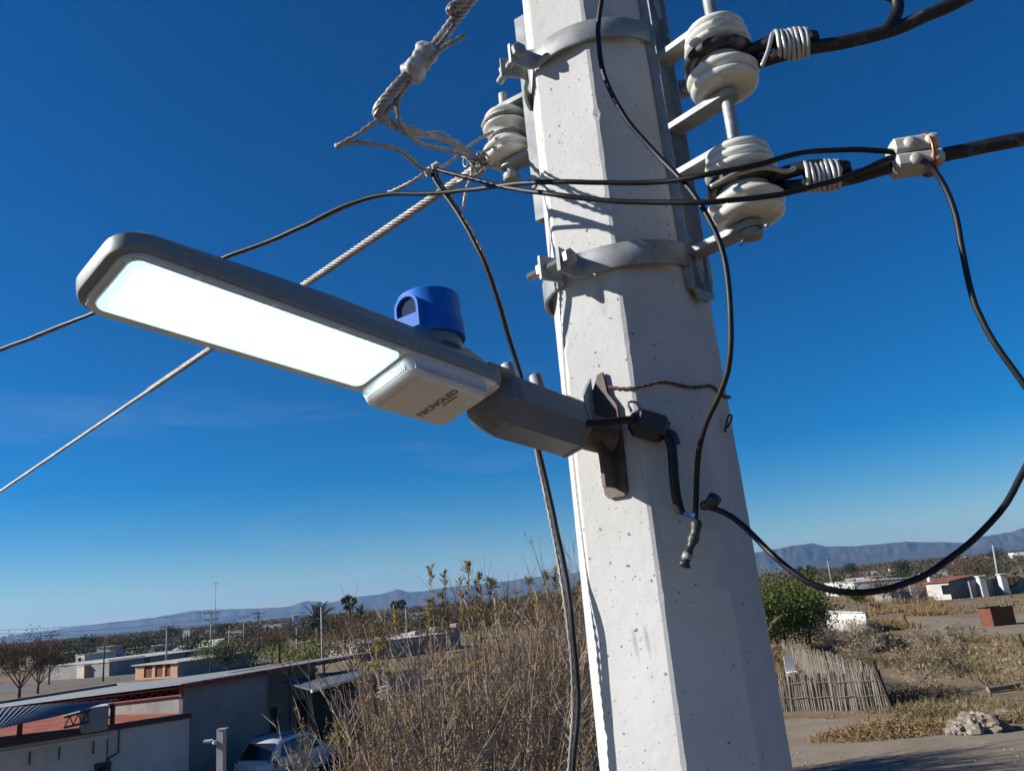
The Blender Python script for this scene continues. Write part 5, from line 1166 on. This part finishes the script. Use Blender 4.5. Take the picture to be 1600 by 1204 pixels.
shrub('spreading dry shrub at the bottom left of the thicket', 625, 11.5, 3.7, 20, 44, .7, .5, leaves=320)
shrub('dry shrub added for its shadow, mostly hidden behind the concrete pole', 1010, 24.5, 5.6, 21, 120, 1.4, .26, hidden=True); shrub('dry shrub added for its shadow, hidden by the right side of the concrete pole', 1085, 25.5, 4.6, 22, 120, 1.2, .20, hidden=True)  # largely unseen shrubs, placed to cast the shadow on the dirt yard

# trees, left half
bare_tree('dark leaning bare tree at the far left edge', 38, 92, 5.6, 4.2, 31, 'bark', 'leaf_brown', 3000)
bare_tree('second dark bare tree beside the cream wall', 66, 96, 4.6, 3.0, 32, 'bark', 'leaf_brown', 2000)
T = [('round dark green tree at the left skyline', 15, 190, 6.0, 4.0, 'leaf_dark'), ('dark green tree left of the bright white house', 62, 165, 5.4, 4.5, 'leaf_dark'), ('dark green tree behind the bright white house', 98, 150, 5.8, 4.0, 'leaf_dark'),
     ('wide dark tree above the small white house', 140, 190, 6.4, 5.0, 'leaf_dark'), ('brownish tree behind the narrow white house', 182, 175, 5.2, 5.0, 'leaf_brown'), ('olive tree behind the long block building', 220, 165, 5.6, 5.0, 'leaf_dark'),
     ('dark tree left of the two crossarm pole', 262, 220, 7.6, 5.0, 'leaf_dark'), ('dark tree right of the thin mast', 350, 240, 7.0, 4.5, 'leaf_dark'), ('dense green tree behind the shed roof', 392, 82, 5.2, 4.0, 'leaf_dark'),
     ('brown bushy tree left of the blue sign', 425, 105, 5.8, 4.0, 'leaf_brown'), ('green willow like tree behind the shed roof', 462, 70, 4.4, 3.6, 'leaf_green'), ('olive tree between the shed roof and the date palm', 505, 75, 4.5, 3.6, 'leaf_green'),
     ('dark tree at the left of the fan palm', 520, 130, 5.4, 4.0, 'leaf_dark'), ('grey brown tree behind the fan palm', 532, 150, 6.6, 4.5, 'leaf_brown'), ('reddish brown tree right of the fan palm', 580, 88, 5.2, 4.0, 'leaf_brown'),
     ('dark green tree right of the two pale poles', 665, 110, 6.2, 4.2, 'leaf_dark'), ('brown tree behind the thicket top', 700, 130, 6.0, 5.0, 'leaf_brown'), ('olive tree left of the dark tall bare tree', 330, 96, 4.6, 3.4, 'leaf_green'),
     ('brown tree on the skyline behind the thicket', 760, 150, 6.6, 5.0, 'leaf_brown'), ('dark tree on the skyline left of the pole', 900, 170, 7.6, 5.0, 'leaf_dark'), ('brown tree on the skyline behind the hanging cable', 850, 160, 7.0, 5.0, 'leaf_brown'),
     ('small green tree by the left white roofs', 300, 140, 4.6, 4.0, 'leaf_dark'), ('low dark tree in front of the peach house side', 356, 88, 3.9, 2.8, 'leaf_dark')]
for i, (lb, px, Y, h, rad, mt) in enumerate(T): tree(lb, px, Y, h, rad, mt, 1000 if Y < 120 else 700, .24 if Y < 120 else .4, 50+i)
bare_tree('leafless reddish brown tree behind the shed end', 550, 66, 5.0, 3.2, 33, 'twig_red', 'leaf_brown', 900)
# trees, right half
tree('large bright green feathery tree right of the pole', 1222, 60, 6.1, 5.2, 'leaf_green', 14000, .22, 90, cz=3.3, rz=3.1, lobes=30)
tree('green feathery tree at the right of the large green tree', 1262, 63, 5.3, 3.0, 'leaf_green', 5200, .2, 91, cz=2.7, rz=2.5, lobes=18)
tree('green bush half hidden behind the pole on the right', 1175, 57, 5.4, 3.2, 'leaf_green', 5000, .22, 92, cz=2.9, rz=2.7, lobes=18)
T = [('dark conifer like tree above the green tree', 1266, 230, 8.0, 3.0, 'leaf_dark'), ('small dark tree left of the far utility pole', 1246, 260, 7.0, 3.0, 'leaf_dark'), ('bright dark green round tree behind the long white house', 1408, 145, 6.2, 3.0, 'leaf_dark'), ('brown grey bare looking tree in front of the long white house', 1372, 118, 4.4, 3.2, 'leaf_brown'),
     ('small green tree in front of the long white house', 1328, 108, 3.4, 2.2, 'leaf_green'), ('dark olive hedge tree behind the cottage', 1540, 150, 4.4, 6.0, 'leaf_dark'), ('brown tree behind the leaning pole', 1500, 190, 5.0, 6.0, 'leaf_brown'), ('dark tree near the far white house at right', 1562, 420, 8.5, 5.0, 'leaf_dark'),
     ('little dark bush tree in front of the right yard wall', 1556, 118, 2.6, 1.2, 'leaf_dark'), ('brown bush tree in front of the right yard wall', 1572, 117, 2.4, 1.4, 'leaf_brown'), ('dark tree on the mesa skyline right of the pole', 1330, 350, 7.0, 5.0, 'leaf_dark')]
for i, (lb, px, Y, h, rad, mt) in enumerate(T):
    b = at(px, 890, Y); r = random.Random(130+i); bb = Vector((b.x, b.y, 0)); t = thing('tree', bb, lb, 'tree', 'trees of the town and fields'); c = bb+up*h*.62
    mb = MB(); trunk(mb, bb-up*.1, c, h*.022, r, 5, rad); obj('trunk', mb, M['bark'], t); mb = MB(); crown(mb, c, rad, h*.38, 800, .3 if Y < 200 else .6, r); obj('crown', mb, M[mt], t)
bare_tree('small branching bare shrub in front of the white cottage', 1441, 112, 2.8, 1.6, 34, 'twig_red', name='bare_shrub')
bare_tree('bare grey thorn bush in front of the whitewashed wall', 1320, 58, 1.9, 2.2, 35, 'twig', name='bare_shrub'); bare_tree('second grey thorn bush beside the whitewashed wall', 1300, 57, 2.0, 2.0, 36, 'twig', name='bare_shrub')
FB_ = [(1335, 1040, 1.3), (1372, 1025, 1.5), (1410, 1052, 1.2), (1448, 1030, 1.5), (1480, 1060, 1.1), (1340, 1008, 1.6), (1425, 1085, 1.0), (1500, 1010, 1.2), (1545, 1045, 1.0), (1580, 1075, .9)]
FW_ = ['left of the fence side run', 'above the fence corner', 'right of the fence corner', 'in the middle of the olive weeds', 'right of the brush pile', 'below the whitewashed wall', 'beside the brush pile', 'below the rusty bin', 'near the fallen log', 'at the right edge near the fallen log']
for i, ((px, py, h), w) in enumerate(zip(FB_, FW_)):
    p = g(px, py); bare_tree('low grey twiggy bush '+w, px, p.y, h, h*1.1, 300+i, ('twig', 'bark', 'twig_red')[i % 3], 'dry_grass', 110, name='bush', group='low bushes of the right field')
# palms
def fan_palm(label, px, cy, Y, rad):
    c = at(px, cy, Y); t = thing('palm_tree', (c.x, c.y, 0), label, 'palm tree', 'palm trees on the skyline'); r = random.Random(px); mb = MB()
    mb.tube([Vector((c.x, c.y, -.1)), Vector((c.x+.1, c.y, c.z*.5)), c], [.32, .24, .22], 8); obj('trunk', mb, M['palm_trunk'], t, True); mb = MB()
    for k in range(34):
        d = rvec(r); d.z = d.z*.8+.15; d.normalize(); e = c+d*rad*.45; mb.tube([c, e], [.03, .02], 3, cap=False); s = d.orthogonal().normalized(); w = d.cross(s)
        for j in range(11):
            a = (j-5)/5*1.25; q = d*math.cos(a)+s*math.sin(a); leaf(mb, e, q+w*.1, rad*.58*(1-.25*abs(j-5)/5), rad*.11, r)
    for k in range(16): d = rvec(r); d.z = -abs(d.z)*1.3-.5; leaf(mb, c+d*.1-up*.3, d, rad*.9, rad*.16, r)
    obj('crown', mb, M['palm_leaf'], t)
def date_palm(label, px, cy, Y, rad):
    c = at(px, cy, Y); t = thing('palm_tree', (c.x, c.y, 0), label, 'palm tree', 'palm trees on the skyline'); r = random.Random(px); mb = MB()
    mb.tube([Vector((c.x, c.y, -.1)), c], [.4, .36], 8); obj('trunk', mb, M['palm_trunk'], t, True); mb = MB()
    for k in range(54):
        a = r.uniform(0, 6.28); el = r.uniform(-.35, 1.35); d = Vector((math.cos(a)*math.cos(el), math.sin(a)*math.cos(el), math.sin(el))); pts = [c]; q = d
        for j in range(7): q = (q-up*.11).normalized(); pts.append(pts[-1]+q*rad/7)
        mb.tube(pts, [.035*(1-j/8) for j in range(8)], 3, cap=False)
        for j in range(26):
            f = (.12+.88*j/26)*7; i = min(6, int(f)); p = pts[i].lerp(pts[i+1], f-i); s = d.cross(up); s = s.normalized() if s.length > .01 else X3
            for sg_ in (-1, 1): leaf(mb, p, s*sg_+q*.6+up*.25, rad*.17*(1-.5*j/26), rad*.03, r)
    obj('crown', mb, M['palm_leaf'], t)
fan_palm('fan palm with round crown on the left skyline', 545, 941, 150, 1.75); fan_palm('left of the two tiny far fan palms', 617, 945, 230, 1.6); fan_palm('right of the two tiny far fan palms', 627, 943, 240, 1.7)
date_palm('wide feathery date palm beside the thin pale pole', 497, 972, 112, 3.1); date_palm('low dark palm right of the fan palm', 562, 962, 145, 2.2)

# far scrub that reads as one mass out to the horizon
def scrub(name, label, n, seed, sampler, hmin, hmax, mat, q=24, leafk=.34, lw_=.6):
    r = random.Random(seed); mb = MB()
    for k in range(n):
        s = sampler(r)
        if s is None: continue
        x, y = s; h = r.uniform(hmin, hmax); w = h*r.uniform(.6, 1.3); z0 = gh(x, y)
        fine = name == 'far_scrub' and y < 420; lk = leafk*.5 if fine else leafk
        for j in range(64 if fine else q):
            v = rvec(r)*(r.random()**.3); p = Vector((x+v.x*w*.7, y+v.y*w*.7, z0+h*(.45+.46*v.z))); leaf(mb, p-up*h*.1, rvec(r)*.8+up*.3, h*lk*r.uniform(.7, 1.3), h*lk*lw_, r)
    o = obj(name, mb, M[mat]); return tag(o, label, 'scrub', kind='stuff')
def s_far(r):
    y = 150*math.exp(r.random()*2.6); f = r.uniform(-.78, .72); x = f*y
    if f > .2 and y < 230 and r.random() < .75: return None
    if f < -.2 and y < 200 and r.random() < .6: return None
    return x, y
scrub('far_scrub', 'grey green scrub and trees covering the far plain', 6500, 201, s_far, 1.6, 4.6, 'far_scrub')
def s_hor(r): y = 900*math.exp(r.random()*1.7); return r.uniform(-.78, .72)*y, y
scrub('horizon_scrub', 'thin dark line of vegetation along the horizon', 4000, 202, s_hor, 3.0, 5.5, 'far_scrub', 14, .4)
# low olive weeds and dry grass on the right field
YARD = [V2(g(*p)) for p in ((1150, 1290), (1185, 1118), (1425, 1112), (1500, 1135), (1640, 1145), (1690, 1300))]
def in_poly(x, y, P):
    c = False; j = len(P)-1
    for i in range(len(P)):
        if (P[i].y > y) != (P[j].y > y) and x < (P[j].x-P[i].x)*(y-P[i].y)/(P[j].y-P[i].y)+P[i].x: c = not c
        j = i
    return c
TRACK = [V2(g(*p)) for p in ((1360, 966), (1460, 985), (1540, 993), (1660, 986), (1660, 955), (1520, 964), (1420, 961))]
def s_scrub(px0, px1, py0, py1, keep=1.0):
    def f(r):
        if r.random() > keep: return None
        p = g(r.uniform(px0, px1), r.uniform(py0, py1)); q = noise.noise((p.x*.12, p.y*.12, 7.7))
        if in_poly(p.x, p.y, YARD) or in_poly(p.x, p.y, TRACK) or q < -.12: return None
        if p.x < FC.x and p.y < FC.y+22*(FC.x-p.x)/max(1, FC.x-FB.x) and p.y > FC.y-.3 : return None
        return p.x, p.y
    return f
scrub('olive_weeds', 'grey green low weeds in the field behind the stake fence', 900, 211, s_scrub(1270, 1500, 985, 1075), .3, .95, 'olive_scrub', 70, .30, .16)
scrub('brown_weeds', 'brown low weeds scattered over the right field', 800, 212, s_scrub(1370, 1640, 985, 1130), .15, .5, 'dry_grass', 40, .32, .14)
def grass(name, label, n, seed, sampler, hmin, hmax, mat, blades=12, spread=.3):
    r = random.Random(seed); mb = MB()
    for k in range(n):
        s = sampler(r)
        if s is None: continue
        x, y = s; z0 = gh(x, y); h = r.uniform(hmin, hmax); w0 = .012+y*.00045
        for j in range(blades):
            a = r.uniform(0, 6.28); rr_ = spread*math.sqrt(r.random()); p = Vector((x+math.cos(a)*rr_, y+math.sin(a)*rr_, z0-.02)); d = Vector((math.cos(a)*.5, math.sin(a)*.5, 1))+rvec(r)*.5; s_ = d.cross(rvec(r)).normalized()*w0
            o = len(mb.v); mb.v += [tuple(p-s_), tuple(p+s_), tuple(p+d.normalized()*h*r.uniform(.6, 1.2))]; mb.f.append((o, o+1, o+2))
    return tag(obj(name, mb, M[mat]), label, 'grass', kind='stuff')
grass('dry_grass', 'pale dry grass over the right field', 7000, 221, s_scrub(1200, 1660, 935, 1130), .15, .5, 'dry_grass')
grass('dry_grass_left', 'dry brown grass around the foot of the thicket', 2600, 222, lambda r: (lambda p: (p.x, p.y))(g(r.uniform(540, 940), r.uniform(1085, 1215))), .2, .7, 'dry_grass', 12, .4)
grass('golden_grass', 'golden dry grass by the whitewashed wall and the houses', 700, 223, s_scrub(1355, 1480, 935, 985), .5, 1.1, 'straw', 16, .5)
def heap(name, label, px, py, rx, ry, h, n, mat, seed, cat='weeds'):
    r = random.Random(seed); mb = MB(); c = V2(g(px, py))
    for k in range(n):
        a = r.uniform(0, 6.28); q = math.sqrt(r.random()); x, y = c.x+math.cos(a)*q*rx, c.y+math.sin(a)*q*ry; z = gh(x, y)+h*(1-q*q)*r.random()
        leaf(mb, Vector((x, y, z)), rvec(r)+up*.35, r.uniform(.12, .3), r.uniform(.02, .05), r)
    return tag(obj(name, mb, M[mat]), label, cat)
heap('weed_heap', 'heap of golden dry weeds lying on the dirt yard', 1395, 1146, 3.0, 1.2, .5, 3600, 'straw', 231)
heap('weed_heap', 'tuft of golden weeds in front of the stake fence', 1275, 1104, .7, .4, .95, 1100, 'straw', 232)
heap('weed_heap', 'golden dry weeds behind the stake fence by the pole', 1222, 1040, 2.6, 5.0, 1.15, 6000, 'straw', 233)
heap('brush_pile', 'dark pile of cut branches beside the fence corner post', 1440, 1096, 2.4, 1.4, .8, 3000, 'bark', 234, 'brush pile')
heap('weed_heap', 'brown dry weeds beside the pale mound', 1470, 1118, 2.0, 1.0, .5, 1800, 'dry_grass', 235)
# stones on the field: too many to count
r = random.Random(77); mb = MB()
for k in range(420):
    p = g(r.uniform(1200, 1660), r.uniform(945, 1200)); s = r.uniform(.012, .055)*(1.6 if r.random() < .08 else 1); z = gh(p.x, p.y)+.02
    vs = [Vector((p.x, p.y, z))+Vector((a*s*r.uniform(.7, 1.3), b*s*r.uniform(.7, 1.3), c_*s*.8)) for (a, b, c_) in ((1, 0, 0), (0, 1, 0), (-1, 0, 0), (0, -1, 0), (0, 0, 1), (0, 0, -.4))]
    mb.add(vs, [(0, 1, 4), (1, 2, 4), (2, 3, 4), (3, 0, 4), (1, 0, 5), (2, 1, 5), (3, 2, 5), (0, 3, 5)])
tag(obj('stones', mb, M['rock']), 'small pale stones strewn over the right field', 'stones', kind='stuff')

# ---------------------------------------------------------------- haze: the air out to the mountains
mb = MB(); mb.box((-13500, -3500, -9.0), (13500, 13500, 400)); hz_o = obj('haze', mb, None); tag(hz_o, kind='stuff')
hm = bpy.data.materials.new('haze_air'); hm.use_nodes = True; hn = hm.node_tree.nodes; hn.clear()
pv = hn.new('ShaderNodeVolumePrincipled'); pv.inputs['Color'].default_value = (.27, .53, .95, 1); pv.inputs['Density'].default_value = 6.0e-5; pv.inputs['Anisotropy'].default_value = .15
ho = hn.new('ShaderNodeOutputMaterial'); hm.node_tree.links.new(pv.outputs['Volume'], ho.inputs['Volume']); hz_o.data.materials.append(hm)
